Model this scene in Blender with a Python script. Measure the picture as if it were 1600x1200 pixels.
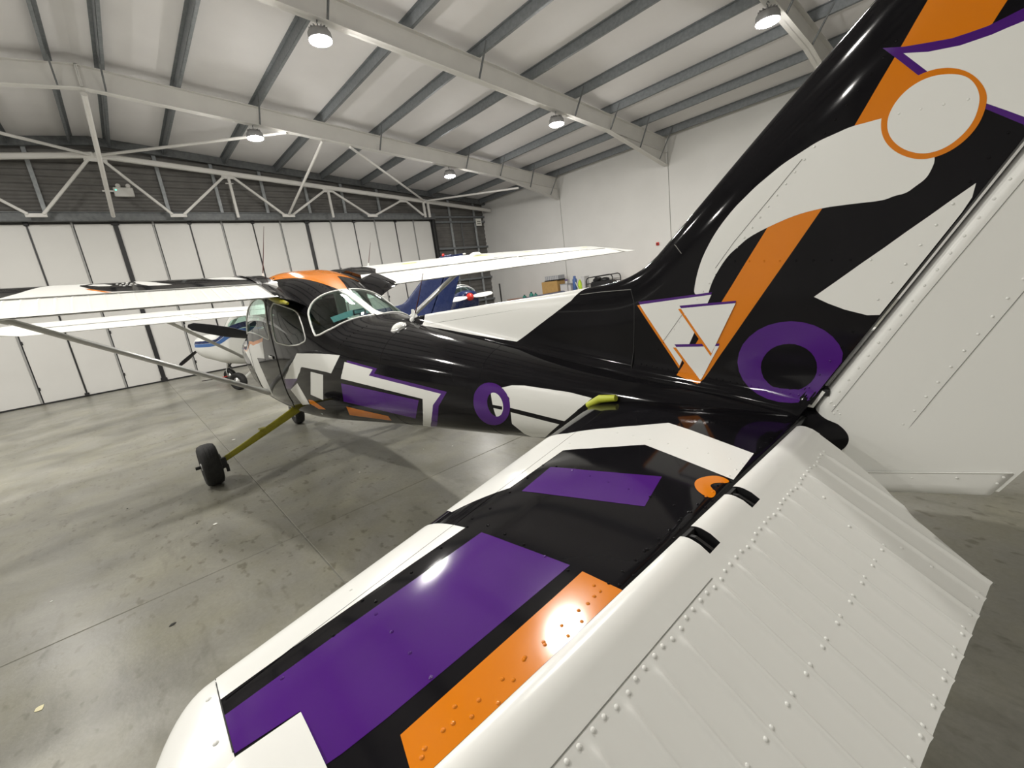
import bpy, math, random
import numpy as np
from mathutils import Vector, Matrix, Quaternion
from mathutils.geometry import delaunay_2d_cdt

random.seed(7)
scene = bpy.context.scene
COL = scene.collection
for o in list(bpy.data.objects):
    bpy.data.objects.remove(o)

# ---------------------------------------------------------------- camera, world, exposure
# world = hangar frame, metres: x towards the folding doors, y to the left, z up
CAM_R = ((-.66342808, -.73736477, -.12710776), (-.08593851, .24384148, -.96599995), (.74328848, -.62994804, -.22513931))
cam_d = bpy.data.cameras.new('camera')
cam = bpy.data.objects.new('camera', cam_d)
COL.objects.link(cam)
r, d, f = [Vector(v) for v in CAM_R]
cam.matrix_world = Matrix(((r.x, -d.x, -f.x, -6.62301196), (r.y, -d.y, -f.y, 1.62283324), (r.z, -d.z, -f.z, 1.64470922), (0, 0, 0, 1)))
cam_d.sensor_width = 36.0
cam_d.lens = 677.2755*36/1600
cam_d.clip_start = .02
cam_d.clip_end = 200
scene.camera = cam

world = bpy.data.worlds.new('world')
scene.world = world
world.use_nodes = True
world.node_tree.nodes['Background'].inputs[0].default_value = (.05, .055, .065, 1)
world.node_tree.nodes['Background'].inputs[1].default_value = .2

vs = scene.view_settings
vs.view_transform = 'Standard'
vs.look = 'None'
vs.gamma = 1.0
vs.use_curve_mapping = False
vs.exposure = 0.52
LAMP_W = 92.0          # watts of each high bay lamp

# ---------------------------------------------------------------- airframe surfaces
# aircraft frame, metres: x forward, y to port, z up, origin on the ground below the firewall
def hermite(xs, ys, n=600):
    """monotone cubic through (xs, ys), returned as a dense table for np.interp"""
    xs = np.array(xs, float); ys = np.array(ys, float)
    o = np.argsort(xs); xs = xs[o]; ys = ys[o]
    h = np.diff(xs); d = np.diff(ys)/h
    m = np.zeros(len(xs)); m[0] = d[0]; m[-1] = d[-1]
    for i in range(1, len(xs)-1):
        if d[i-1]*d[i] > 0:
            a = 2*h[i]+h[i-1]; b = h[i]+2*h[i-1]
            m[i] = (a+b)/(a/d[i-1]+b/d[i])
    X = np.linspace(xs[0], xs[-1], n); k = np.clip(np.searchsorted(xs, X)-1, 0, len(xs)-2)
    t = (X-xs[k])/h[k]
    Y = ((2*t**3-3*t**2+1)*ys[k]+(t**3-2*t**2+t)*h[k]*m[k]+(3*t**2-2*t**3)*ys[k+1]+(t**3-t**2)*h[k]*m[k+1])
    return X, Y
# x, half width, bottom, widest height, top, exponent above, exponent below
FUS = [(.99,.26,.98,1.18,1.36,2.2,2.2),(.93,.38,.84,1.15,1.42,2.3,2.3),(.5,.45,.68,1.10,1.45,2.5,2.5),
 (.05,.50,.56,1.07,1.48,2.8,2.8),(-.30,.525,.52,1.08,1.72,3.0,3.0),(-.62,.54,.50,1.10,1.97,3.4,3.2),
 (-1.3,.555,.49,1.10,2.075,3.6,3.2),(-1.85,.55,.505,1.12,1.99,3.2,3.2),(-2.42,.525,.545,1.13,1.80,2.6,3.0),
 (-2.75,.498,.575,1.13,1.665,2.5,2.8),(-3.11,.46,.61,1.12,1.53,2.35,2.6),(-3.6,.40,.655,1.10,1.47,2.15,2.4),
 (-4.5,.305,.745,1.08,1.355,2.1,2.3),(-5.5,.20,.85,1.06,1.215,2.1,2.2),(-6.1,.125,.92,1.03,1.145,2.1,2.2),
 (-6.27,.085,.955,1.035,1.115,2.0,2.0),(-6.34,.03,1.0,1.04,1.08,2.0,2.0)]
FT = [hermite([s[0] for s in FUS], [s[k] for s in FUS]) for k in range(1, 7)]
def fus(x, t, side=1):
    """fuselage skin: t = -1 keel, +1 crown"""
    w, zb, zm, zt, nu, nl = [np.interp(x, *T) for T in FT]
    th = np.asarray(t)*np.pi/2; s = np.sin(th); c = np.maximum(np.cos(th), 0)
    n = np.where(s > 0, nu, nl)
    y = w*c**(2/n); z = zm+np.where(s > 0, zt-zm, zm-zb)*np.sign(s)*np.abs(s)**(2/n)
    return np.stack([np.asarray(x)+0*y, side*y, z], -1)
# fin and dorsal fin
LE = hermite([-3.45,-3.85,-4.6,-5.339,-5.50,-5.60,-5.68,-5.751,-6.096,-6.332,-6.80], [1.472,1.503,1.540,1.578,1.593,1.622,1.668,1.728,2.027,2.225,2.62])
def fin_le(x): return np.interp(x, *LE)
def hinge_x(z): return -6.255-.583*(np.asarray(z)-1.16)
def fin(x, z, side=1):
    x = np.asarray(x, float); z = np.asarray(z, float)
    d = np.maximum(fin_le(x)-z, 0)
    T = np.interp(x, [-6.9,-6.3,-5.6,-5.0,-3.45], [.040,.048,.046,.034,.020])
    base = np.interp(x, *FT[3]); f = .03*np.exp(-np.maximum(z-base, 0)/.022)
    e = np.minimum(d/.20, 1)
    y = T*np.sqrt(np.maximum(1-(1-e)**2, 0))+f*(1-np.exp(-d/.04))
    return np.stack([x+0*y, side*y, z+0*y], -1)
# rudder: s = 0 nose .. 1 trailing edge, z height on the hinge line
def rud_te(z): return -6.655-.46*(np.asarray(z)-.94)
def rudder(x, z, side=1):
    x = np.asarray(x, float); z = np.asarray(z, float)
    n = hinge_x(z)+.012; te = rud_te(z); s = np.clip((n-x)/(n-te), 0, 1)
    T = np.interp(z, [.9,1.5,2.6], [.046,.040,.028])
    y = T*np.where(s < .09, np.sqrt(np.maximum(1-(1-s/.09)**2, 0)), 1-(s-.09)/.91*.94)
    return np.stack([x+0*y, side*y, z+0*y], -1)
# tailplane
HX, HZ = -6.235, 1.072
def stab_le(y): return np.where(np.asarray(y) < 1.655, -5.395-.2535*np.asarray(y), -5.8145-.40*(1-np.sqrt(np.maximum(1-((np.asarray(y)-1.655)/.118)**2, 0))))
def stab(x, y, up=1):
    x = np.asarray(x, float); y = np.asarray(y, float)
    le = stab_le(y); s = np.clip((le-x)/(le-HX), 0, 1)
    T = np.interp(y, [0,1.5,1.65,1.74,1.773], [.050,.046,.043,.030,.006])
    h = T*np.where(s < .45, np.sqrt(np.maximum(1-(1-s/.45)**2, 0)), 1-.30*((s-.45)/.55)**1.6)
    return np.stack([x+0*h, y+0*h, HZ+up*h], -1)
# elevator, drooping; c = distance aft of the hinge measured along the chord
DROOP = math.radians(27)
def el_ch(y): return .47-.105*(np.asarray(y)-.3)
RIBS = [.262+.0752*i for i in range(19)]
def elev(c, y, up=1, bead=True):
    c = np.asarray(c, float); y = np.asarray(y, float); ch = el_ch(y)
    r = .040; s = np.clip((c-.005)/(ch-.005), 0, 1)
    h = np.where(c < .005, r*np.sqrt(np.maximum(1-((.005-c)/r)**2, 0)), r*(1-s)+.0025)
    if bead:
        k = np.abs((y-RIBS[0])/.0752-np.round((y-RIBS[0])/.0752))*.0752
        ok = (y > .2) & (y < RIBS[-1]+.03)
        b = np.exp(-(k/.0055)**2)*np.clip((c-.075)/.02, 0, 1)*ok
        h = h+.0052*b
    cx, cz = HX-c*math.cos(DROOP), HZ-c*math.sin(DROOP)
    return np.stack([cx-up*h*math.sin(DROOP), y+0*h, cz+up*h*math.cos(DROOP)], -1)
# wing
def w_le(y): y = np.abs(y); return np.where(y < 2.6, -.79, -.79-.045*(y-2.6))
def w_te(y): y = np.abs(y); return np.where(y < 2.6, -2.42, -2.42+.12*(y-2.6))
def w_dz(y): return .03*(np.abs(y)-.55)
def af(s, up):
    s = np.clip(s, 0, 1); t = .145
    yt = 5*t*(.2969*np.sqrt(s)-.126*s-.3516*s**2+.2843*s**3-.1015*s**4)
    yc = np.where(s < .4, .02/.16*(.8*s-s**2), .02/.36*(.2+.8*s-s**2))
    return yc+up*yt
def wing(s, y, up=1):
    """s = chord fraction from the leading edge"""
    le = w_le(y); te = w_te(y); ch = le-te
    x = le-ch*np.asarray(s); zc = 1.785+w_dz(y)+(1-np.asarray(s))*.195*ch/1.63
    z = zc+af(np.asarray(s), up)*ch*np.interp(np.abs(y), [0,5.1,5.5,5.56], [1,1,.6,.1])
    return np.stack([x+0*z, np.asarray(y)+0*z, z], -1)
# ---------------------------------------------------------------- end of surfaces

# ---------------------------------------------------------------- helpers
def tag(o, label=None, cat=None, group=None, kind=None):
    if label: o['label'] = label
    if cat: o['category'] = cat
    if group: o['group'] = group
    if kind: o['kind'] = kind
    return o

def empty(name, loc=(0, 0, 0), rz=0.0, scale=1.0):
    o = bpy.data.objects.new(name, None)
    o.empty_display_size = .2
    o.location = loc
    o.rotation_euler = (0, 0, rz)
    o.scale = (scale,)*3
    COL.objects.link(o)
    return o

def link(name, me, mat, parent=None):
    o = bpy.data.objects.new(name, me)
    COL.objects.link(o)
    if mat is not None and len(me.materials) == 0:
        me.materials.append(mat)
    if parent is not None:
        o.parent = parent
    return o

class MB:
    """collects primitive shapes into one mesh"""
    def __init__(s): s.v = []; s.f = []; s.sm = []
    def add(s, vs, fs, smooth=False):
        n = len(s.v)
        s.v += [tuple(map(float, p)) for p in vs]
        s.f += [tuple(n+i for i in f) for f in fs]
        s.sm += [smooth]*len(fs)
        return s
    def box(s, c, d, m=None, bev=0.0):
        x, y, z = d[0]/2, d[1]/2, d[2]/2
        if bev > 0:
            b = min(bev, x*.9, y*.9, z*.9)
            vs = []
            for sx in (-1, 1):
                for sy in (-1, 1):
                    for sz in (-1, 1):
                        vs += [(sx*x, sy*(y-b), sz*(z-b)), (sx*(x-b), sy*y, sz*(z-b)), (sx*(x-b), sy*(y-b), sz*z)]
            idx = lambda a, b_, c_, k: ((a > 0)*4+(b_ > 0)*2+(c_ > 0))*3+k
            fs = []
            for sg in (-1, 1):
                q = lambda k, pts: [idx(*p, k) for p in pts]
                fx = q(0, [(sg, -1, -1), (sg, 1, -1), (sg, 1, 1), (sg, -1, 1)])
                fy = q(1, [(-1, sg, -1), (-1, sg, 1), (1, sg, 1), (1, sg, -1)])
                fz = q(2, [(-1, -1, sg), (1, -1, sg), (1, 1, sg), (-1, 1, sg)])
                for f_ in (fx, fy, fz): fs.append(f_ if sg > 0 else f_[::-1])
            for a in (-1, 1):
                for b2 in (-1, 1):
                    fs.append([idx(a, b2, -1, 0), idx(a, b2, 1, 0), idx(a, b2, 1, 1), idx(a, b2, -1, 1)])
                    fs.append([idx(a, -1, b2, 0), idx(a, 1, b2, 0), idx(a, 1, b2, 2), idx(a, -1, b2, 2)])
                    fs.append([idx(-1, a, b2, 1), idx(1, a, b2, 1), idx(1, a, b2, 2), idx(-1, a, b2, 2)])
            for sx in (-1, 1):
                for sy in (-1, 1):
                    for sz in (-1, 1): fs.append([idx(sx, sy, sz, k) for k in range(3)])
        else:
            vs = [(sx*x, sy*y, sz*z) for sx in (-1, 1) for sy in (-1, 1) for sz in (-1, 1)]
            fs = [(0, 1, 3, 2), (4, 6, 7, 5), (0, 4, 5, 1), (2, 3, 7, 6), (0, 2, 6, 4), (1, 5, 7, 3)]
        if m is not None: vs = [m @ Vector(p) for p in vs]
        return s.add([(p[0]+c[0], p[1]+c[1], p[2]+c[2]) for p in vs], fs)
    def bar(s, p0, p1, w, h, up=(0, 0, 1), bev=0.0):
        p0, p1 = Vector(p0), Vector(p1)
        d = p1-p0; L = d.length; X = d/L
        Y = Vector(up).cross(X)
        if Y.length < 1e-4: Y = Vector((0, 1, 0))
        Y.normalize(); Zv = X.cross(Y)
        return s.box((p0+p1)/2, (L, w, h), Matrix((X, Y, Zv)).transposed(), bev)
    def tube(s, pts, r, n=12, cap=True, sx=1.0, up=(0, 0, 1)):
        pts = [Vector(p) for p in pts]
        rs = r if hasattr(r, '__len__') else [r]*len(pts)
        vs = []; fs = []
        prev = None
        for i, p in enumerate(pts):
            t = (pts[min(i+1, len(pts)-1)]-pts[max(i-1, 0)]).normalized()
            if prev is None:
                a = Vector(up).cross(t)
                if a.length < 1e-3: a = Vector((1, 0, 0)).cross(t)
            else: a = prev-t*prev.dot(t)
            a.normalize(); prev = a; b = t.cross(a)
            for k in range(n):
                th = 2*math.pi*k/n
                vs.append(p+(a*math.cos(th)*sx+b*math.sin(th))*rs[i])
        m = len(pts)
        for i in range(m-1):
            for k in range(n): fs.append((i*n+k, i*n+(k+1) % n, (i+1)*n+(k+1) % n, (i+1)*n+k))
        s.add(vs, fs, True)
        if cap:
            s.add(vs[:n], [tuple(range(n))[::-1]]); s.add(vs[-n:], [tuple(range(n))])
        return s
    def lathe(s, prof, c=(0, 0, 0), axis=(0, 0, 1), n=24, smooth=True):
        """prof: (radius, distance along axis)"""
        A = Vector(axis).normalized()
        q = Vector((0, 0, 1)).rotation_difference(A)
        vs = []; fs = []
        for (r_, h) in prof:
            for k in range(n):
                th = 2*math.pi*k/n
                vs.append(Vector(c)+q @ Vector((r_*math.cos(th), r_*math.sin(th), h)))
        for i in range(len(prof)-1):
            for k in range(n): fs.append((i*n+k, i*n+(k+1) % n, (i+1)*n+(k+1) % n, (i+1)*n+k))
        s.add(vs, fs, smooth)
        for i, o in ((0, -1), (len(prof)-1, 1)):
            if prof[i][0] > 1e-5: s.add(vs[i*n:(i+1)*n], [tuple(range(n))[::o]])
        return s
    def prism(s, poly, z0, z1, f=lambda x, y, z: (x, y, z)):
        n = len(poly)
        vs = [f(x, y, z0) for x, y in poly]+[f(x, y, z1) for x, y in poly]
        fs = [tuple(range(n))[::-1], tuple(range(n, 2*n))]+[(i, (i+1) % n, n+(i+1) % n, n+i) for i in range(n)]
        return s.add(vs, fs)
    def grid(s, P, closed=False, smooth=True, flip=False):
        nu, nv = P.shape[:2]
        fs = []
        for i in range(nu-1):
            for j in range(nv-1 if not closed else nv):
                k = (j+1) % nv
                f_ = (i*nv+j, (i+1)*nv+j, (i+1)*nv+k, i*nv+k)
                fs.append(f_[::-1] if flip else f_)
        return s.add(P.reshape(-1, 3), fs, smooth)
    def mesh(s, name):
        me = bpy.data.meshes.new(name)
        me.from_pydata(s.v, [], s.f)
        me.polygons.foreach_set('use_smooth', s.sm)
        me.update()
        return me
    def build(s, name, mat, parent=None):
        return link(name, s.mesh(name), mat, parent)

def inside(poly, U, V):
    poly = np.asarray(poly, float); x, y = poly[:, 0], poly[:, 1]
    r_ = np.zeros(U.shape, bool); j = len(poly)-1
    for i in range(len(poly)):
        c = ((y[i] > V) != (y[j] > V)) & (U < (x[j]-x[i])*(V-y[i])/(y[j]-y[i]+1e-12)+x[i])
        r_ ^= c; j = i
    return r_

def densify(poly, du, dv):
    out = []
    n = len(poly)
    for i in range(n):
        a, b = poly[i], poly[(i+1) % n]
        k = max(1, int(math.ceil(max(abs(b[0]-a[0])/du, abs(b[1]-a[1])/dv))))
        for j in range(k): out.append((a[0]+(b[0]-a[0])*j/k, a[1]+(b[1]-a[1])*j/k))
    return out

def patch(name, S, poly, mat, parent, off=0.0, step=(.04, .04), holes=(), out=(0, 0, 1), eps=1e-4):
    """a piece of the surface S(u, v) bounded by poly (with holes), lifted by off along the normal"""
    du, dv = step
    loops = [densify(poly, du, dv)]+[densify(h, du, dv) for h in holes]
    pts = []; edges = []
    for lp in loops:
        n0 = len(pts); pts += lp
        edges += [(n0+i, n0+(i+1) % len(lp)) for i in range(len(lp))]
    B = np.array(loops[0])
    u = np.arange(B[:, 0].min()+du*.6, B[:, 0].max(), du); v = np.arange(B[:, 1].min()+dv*.6, B[:, 1].max(), dv)
    if len(u) and len(v):
        U, V = np.meshgrid(u, v, indexing='ij'); U = U.ravel(); V = V.ravel()
        ok = inside(loops[0], U, V)
        for h in loops[1:]: ok &= ~inside(h, U, V)
        A = np.array(pts); q = np.stack([U, V], 1)[ok]
        if len(q):
            dd = np.full(len(q), 9.0)
            for p in A: dd = np.minimum(dd, ((q[:, 0]-p[0])/du)**2+((q[:, 1]-p[1])/dv)**2)
            pts += [tuple(p) for p in q[dd > .12]]
    sc = du/dv
    vo, _, fo, *_r = delaunay_2d_cdt([Vector((p[0], p[1]*sc)) for p in pts], edges, [], 0, 1e-6)
    UV = np.array([(p[0], p[1]/sc) for p in vo])
    T = np.array([f_ for f_ in fo if len(f_) == 3])
    cen = UV[T].mean(1)
    ok = inside(loops[0], cen[:, 0], cen[:, 1])
    for h in loops[1:]: ok &= ~inside(h, cen[:, 0], cen[:, 1])
    T = T[ok]
    P = S(UV[:, 0], UV[:, 1])
    e = eps
    Nn = np.cross(S(UV[:, 0]+e, UV[:, 1])-S(UV[:, 0]-e, UV[:, 1]), S(UV[:, 0], UV[:, 1]+e)-S(UV[:, 0], UV[:, 1]-e))
    ln = np.linalg.norm(Nn, axis=1, keepdims=True); Nn = Nn/np.maximum(ln, 1e-14)
    ref = out(P) if callable(out) else np.tile(np.array(out, float), (len(P), 1))
    sg = np.sign((Nn*ref).sum(1)); sg[sg == 0] = 1
    Nn *= sg[:, None]
    P = P+Nn*off
    fn = np.cross(P[T[:, 1]]-P[T[:, 0]], P[T[:, 2]]-P[T[:, 0]])
    fl = (fn*Nn[T].sum(1)).sum(1) < 0
    T[fl] = T[fl][:, ::-1]
    used = np.unique(T); mp = -np.ones(len(P), int); mp[used] = np.arange(len(used))
    me = bpy.data.meshes.new(name)
    me.from_pydata([tuple(p) for p in P[used].tolist()], [], mp[T].tolist())
    me.polygons.foreach_set('use_smooth', [True]*len(T))
    me.update()
    me.normals_split_custom_set_from_vertices(Nn[used].tolist())
    return link(name, me, mat, parent)

def outline(name, S, poly, mat, parent, r, off=0.0, step=(.03, .03), closed=True, n=6):
    """a thin bead following poly on the surface"""
    p = np.array(densify(poly, *step) if closed else poly)
    P = S(p[:, 0], p[:, 1])
    b = MB(); pts = [Vector(q) for q in P]
    if closed: pts = pts+[pts[0], pts[1]]
    return b.tube(pts, r, n, cap=not closed).build(name, mat, parent)

def text_obj(name, body, size, mat, parent, mw, extrude=.001):
    cu = bpy.data.curves.new(name, 'FONT')
    cu.body = body; cu.size = size; cu.extrude = extrude
    cu.align_x = 'CENTER'; cu.align_y = 'CENTER'
    tmp = bpy.data.objects.new(name+'_tmp', cu); COL.objects.link(tmp)
    bpy.context.view_layer.update()
    me = bpy.data.meshes.new_from_object(tmp.evaluated_get(bpy.context.evaluated_depsgraph_get()))
    bpy.data.objects.remove(tmp)
    me.transform(mw)
    return link(name, me, mat, parent)

# ---------------------------------------------------------------- materials
def principled(name, col, rough=.5, metal=0.0, spec=.5, coat=0.0, coat_r=.05, emit=None, es=0.0):
    m = bpy.data.materials.new(name); m.use_nodes = True
    b = m.node_tree.nodes['Principled BSDF']
    b.inputs['Base Color'].default_value = (*col, 1)
    b.inputs['Roughness'].default_value = rough
    b.inputs['Metallic'].default_value = metal
    b.inputs['Specular IOR Level'].default_value = spec
    b.inputs['Coat Weight'].default_value = coat
    b.inputs['Coat Roughness'].default_value = coat_r
    if emit:
        b.inputs['Emission Color'].default_value = (*emit, 1); b.inputs['Emission Strength'].default_value = es
    return m

def noisy(name, c0, c1, scale=4.0, rough=(.4, .6), bump=0.0, bscale=60.0, detail=6.0, metal=0.0, spec=.5, coat=0.0, lo=.35, hi=.65, stretch=(1, 1, 1)):
    """procedural material: two tones mixed by noise, noisy roughness, optional fine relief"""
    m = principled(name, c0, rough[0], metal, spec, coat)
    nt = m.node_tree; N = nt.nodes; L = nt.links; b = N['Principled BSDF']
    tc = N.new('ShaderNodeTexCoord'); mp = N.new('ShaderNodeMapping'); mp.inputs['Scale'].default_value = stretch
    L.new(tc.outputs['Object'], mp.inputs['Vector'])
    n1 = N.new('ShaderNodeTexNoise'); n1.inputs['Scale'].default_value = scale; n1.inputs['Detail'].default_value = detail
    L.new(mp.outputs[0], n1.inputs['Vector'])
    r1 = N.new('ShaderNodeValToRGB')
    r1.color_ramp.elements[0].position = lo; r1.color_ramp.elements[0].color = (*c0, 1)
    r1.color_ramp.elements[1].position = hi; r1.color_ramp.elements[1].color = (*c1, 1)
    L.new(n1.outputs['Fac'], r1.inputs['Fac']); L.new(r1.outputs['Color'], b.inputs['Base Color'])
    n2 = N.new('ShaderNodeTexNoise'); n2.inputs['Scale'].default_value = scale*2.7; n2.inputs['Detail'].default_value = 3
    L.new(mp.outputs[0], n2.inputs['Vector'])
    mr = N.new('ShaderNodeMapRange'); mr.inputs['To Min'].default_value = rough[0]; mr.inputs['To Max'].default_value = rough[1]
    L.new(n2.outputs['Fac'], mr.inputs['Value']); L.new(mr.outputs[0], b.inputs['Roughness'])
    if bump > 0:
        n3 = N.new('ShaderNodeTexNoise'); n3.inputs['Scale'].default_value = bscale; n3.inputs['Detail'].default_value = 3
        L.new(mp.outputs[0], n3.inputs['Vector'])
        bp = N.new('ShaderNodeBump'); bp.inputs['Strength'].default_value = bump; bp.inputs['Distance'].default_value = .01
        L.new(n3.outputs['Fac'], bp.inputs['Height']); L.new(bp.outputs[0], b.inputs['Normal'])
    return m

def glass(name, tint):
    """thin tinted pane: clear transmission, mirror reflection that grows with the viewing angle (same from both sides)"""
    m = bpy.data.materials.new(name); m.use_nodes = True
    nt = m.node_tree; N = nt.nodes; L = nt.links
    N.remove(N['Principled BSDF'])
    tr = N.new('ShaderNodeBsdfTransparent'); tr.inputs[0].default_value = (*tint, 1)
    gl = N.new('ShaderNodeBsdfGlossy'); gl.inputs['Roughness'].default_value = .02
    ge = N.new('ShaderNodeNewGeometry')
    dt = N.new('ShaderNodeVectorMath'); dt.operation = 'DOT_PRODUCT'
    L.new(ge.outputs['Normal'], dt.inputs[0]); L.new(ge.outputs['Incoming'], dt.inputs[1])
    def math_(op, a, v=None):
        q = N.new('ShaderNodeMath'); q.operation = op
        if isinstance(a, float): q.inputs[0].default_value = a
        else: L.new(a, q.inputs[0])
        if v is not None:
            if isinstance(v, float): q.inputs[1].default_value = v
            else: L.new(v, q.inputs[1])
        return q.outputs[0]
    d_ = math_('ABSOLUTE', dt.outputs['Value'])
    f_ = math_('POWER', math_('SUBTRACT', 1.0, d_), 5.0)
    f_ = math_('ADD', math_('MULTIPLY', f_, .93), .06)
    mx = N.new('ShaderNodeMixShader')
    L.new(f_, mx.inputs[0]); L.new(tr.outputs[0], mx.inputs[1]); L.new(gl.outputs[0], mx.inputs[2])
    L.new(mx.outputs[0], N['Material Output'].inputs[0])
    return m

M = {}
M['black'] = noisy('black_gloss_paint', (.0065, .0062, .0075), (.009, .0085, .010), 3, (.06, .08), spec=.16)
M['white'] = principled('white_gloss_paint', (.84, .845, .81), .25)
M['orange'] = noisy('orange_vinyl', (.72, .205, .003), (.74, .215, .004), 6, (.10, .14), .006, 10)
M['purple'] = noisy('purple_vinyl', (.065, .008, .175), (.072, .010, .19), 6, (.10, .14), .006, 10)
M['seam'] = principled('panel_gap', (.02, .02, .02), .7)
M['grey_seam'] = principled('grey_panel_gap', (.25, .25, .23), .6)
M['chromate'] = noisy('olive_chromate_primer', (.34, .31, .015), (.42, .385, .025), 14, (.35, .5), .03, 60)
M['yellow'] = principled('yellow_green_primer', (.55, .60, .05), .45)
M['rubber'] = noisy('tyre_rubber', (.010, .010, .010), (.018, .018, .017), 20, (.6, .8), .2, 90)
M['alu'] = noisy('bare_aluminium', (.55, .55, .54), (.65, .65, .64), 8, (.28, .42), .02, 40, metal=.9)
M['strut'] = noisy('silver_grey_paint', (.52, .52, .51), (.56, .56, .55), 8, (.2, .3))
M['dark'] = principled('black_plastic', (.012, .012, .013), .45)
M['prop'] = noisy('black_propeller_paint', (.016, .017, .021), (.022, .023, .028), 8, (.35, .5))
M['glass'] = glass('tinted_perspex', (.76, .92, .86))
M['cabin'] = noisy('grey_cabin_trim', (.52, .58, .55), (.58, .64, .61), 5, (.7, .9))
M['seat'] = noisy('dark_seat_cloth', (.015, .018, .019), (.024, .027, .028), 30, (.8, .95), .2, 160)
M['card'] = principled('light_blue_card', (.22, .52, .58), .5)
M['ink'] = principled('dark_print', (.02, .03, .05), .6)
M['red'] = principled('red_paint', (.62, .03, .02), .3)
M['navy'] = noisy('navy_paint', (.012, .022, .085), (.016, .028, .10), 3, (.2, .35))
M['blue'] = principled('mid_blue_paint', (.05, .14, .38), .3)
M['steel_white'] = noisy('white_steel_paint', (.62, .61, .585), (.66, .65, .62), 2, (.4, .55), .02, 30)
M['galv'] = noisy('galvanised_steel', (.17, .185, .195), (.215, .23, .24), 14, (.4, .6), .03, 50, metal=.35)
M['galv_l'] = noisy('bright_galvanised_steel', (.30, .32, .33), (.38, .40, .41), 10, (.4, .55), metal=.3)
M['galv_d'] = noisy('dark_galvanised_steel', (.11, .118, .122), (.15, .158, .16), 10, (.45, .65), metal=.2)
M['clad'] = noisy('grey_cladding', (.115, .112, .105), (.145, .14, .132), 3, (.5, .7), .02, 30)
M['wall'] = noisy('white_wall_panel', (.66, .655, .635), (.69, .685, .665), 1.2, (.6, .7))
M['roof'] = noisy('white_roof_lining', (.70, .685, .685), (.73, .715, .715), 1.0, (.6, .7))
M['door'] = noisy('white_door_skin', (.62, .615, .59), (.65, .645, .62), .8, (.4, .5))
M['doorgrey'] = principled('grey_door_edge', (.30, .30, .29), .5)
M['lamp_body'] = noisy('lamp_housing', (.30, .30, .30), (.36, .36, .36), 10, (.4, .5), metal=.5)
M['lens'] = principled('lamp_lens', (.9, .9, .9), .4, emit=(1.0, .965, .90), es=70.0)
M['cardboard'] = noisy('cardboard', (.42, .26, .09), (.48, .30, .11), 8, (.8, .9))
M['clearbox'] = principled('cloudy_plastic', (.55, .55, .55), .25)
M['greybox'] = noisy('grey_crate_plastic', (.28, .29, .31), (.34, .35, .37), 20, (.4, .6))
M['hivis'] = noisy('hi_vis_fabric', (.55, .75, .05), (.40, .60, .06), 20, (.8, .9))
M['teal'] = noisy('green_bottle_plastic', (.02, .20, .16), (.03, .28, .22), 12, (.35, .5))
M['bluebox'] = principled('blue_plastic', (.06, .12, .32), .4)
M['wood'] = noisy('bench_wood', (.40, .22, .16), (.46, .27, .20), 6, (.6, .8), stretch=(1, 8, 1))
M['paper'] = principled('white_paper', (.85, .85, .80), .8)
M['yellowed'] = principled('cream_paper', (.80, .74, .48), .8)
M['leaf'] = principled('dark_scrap', (.015, .015, .012), .7)

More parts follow.
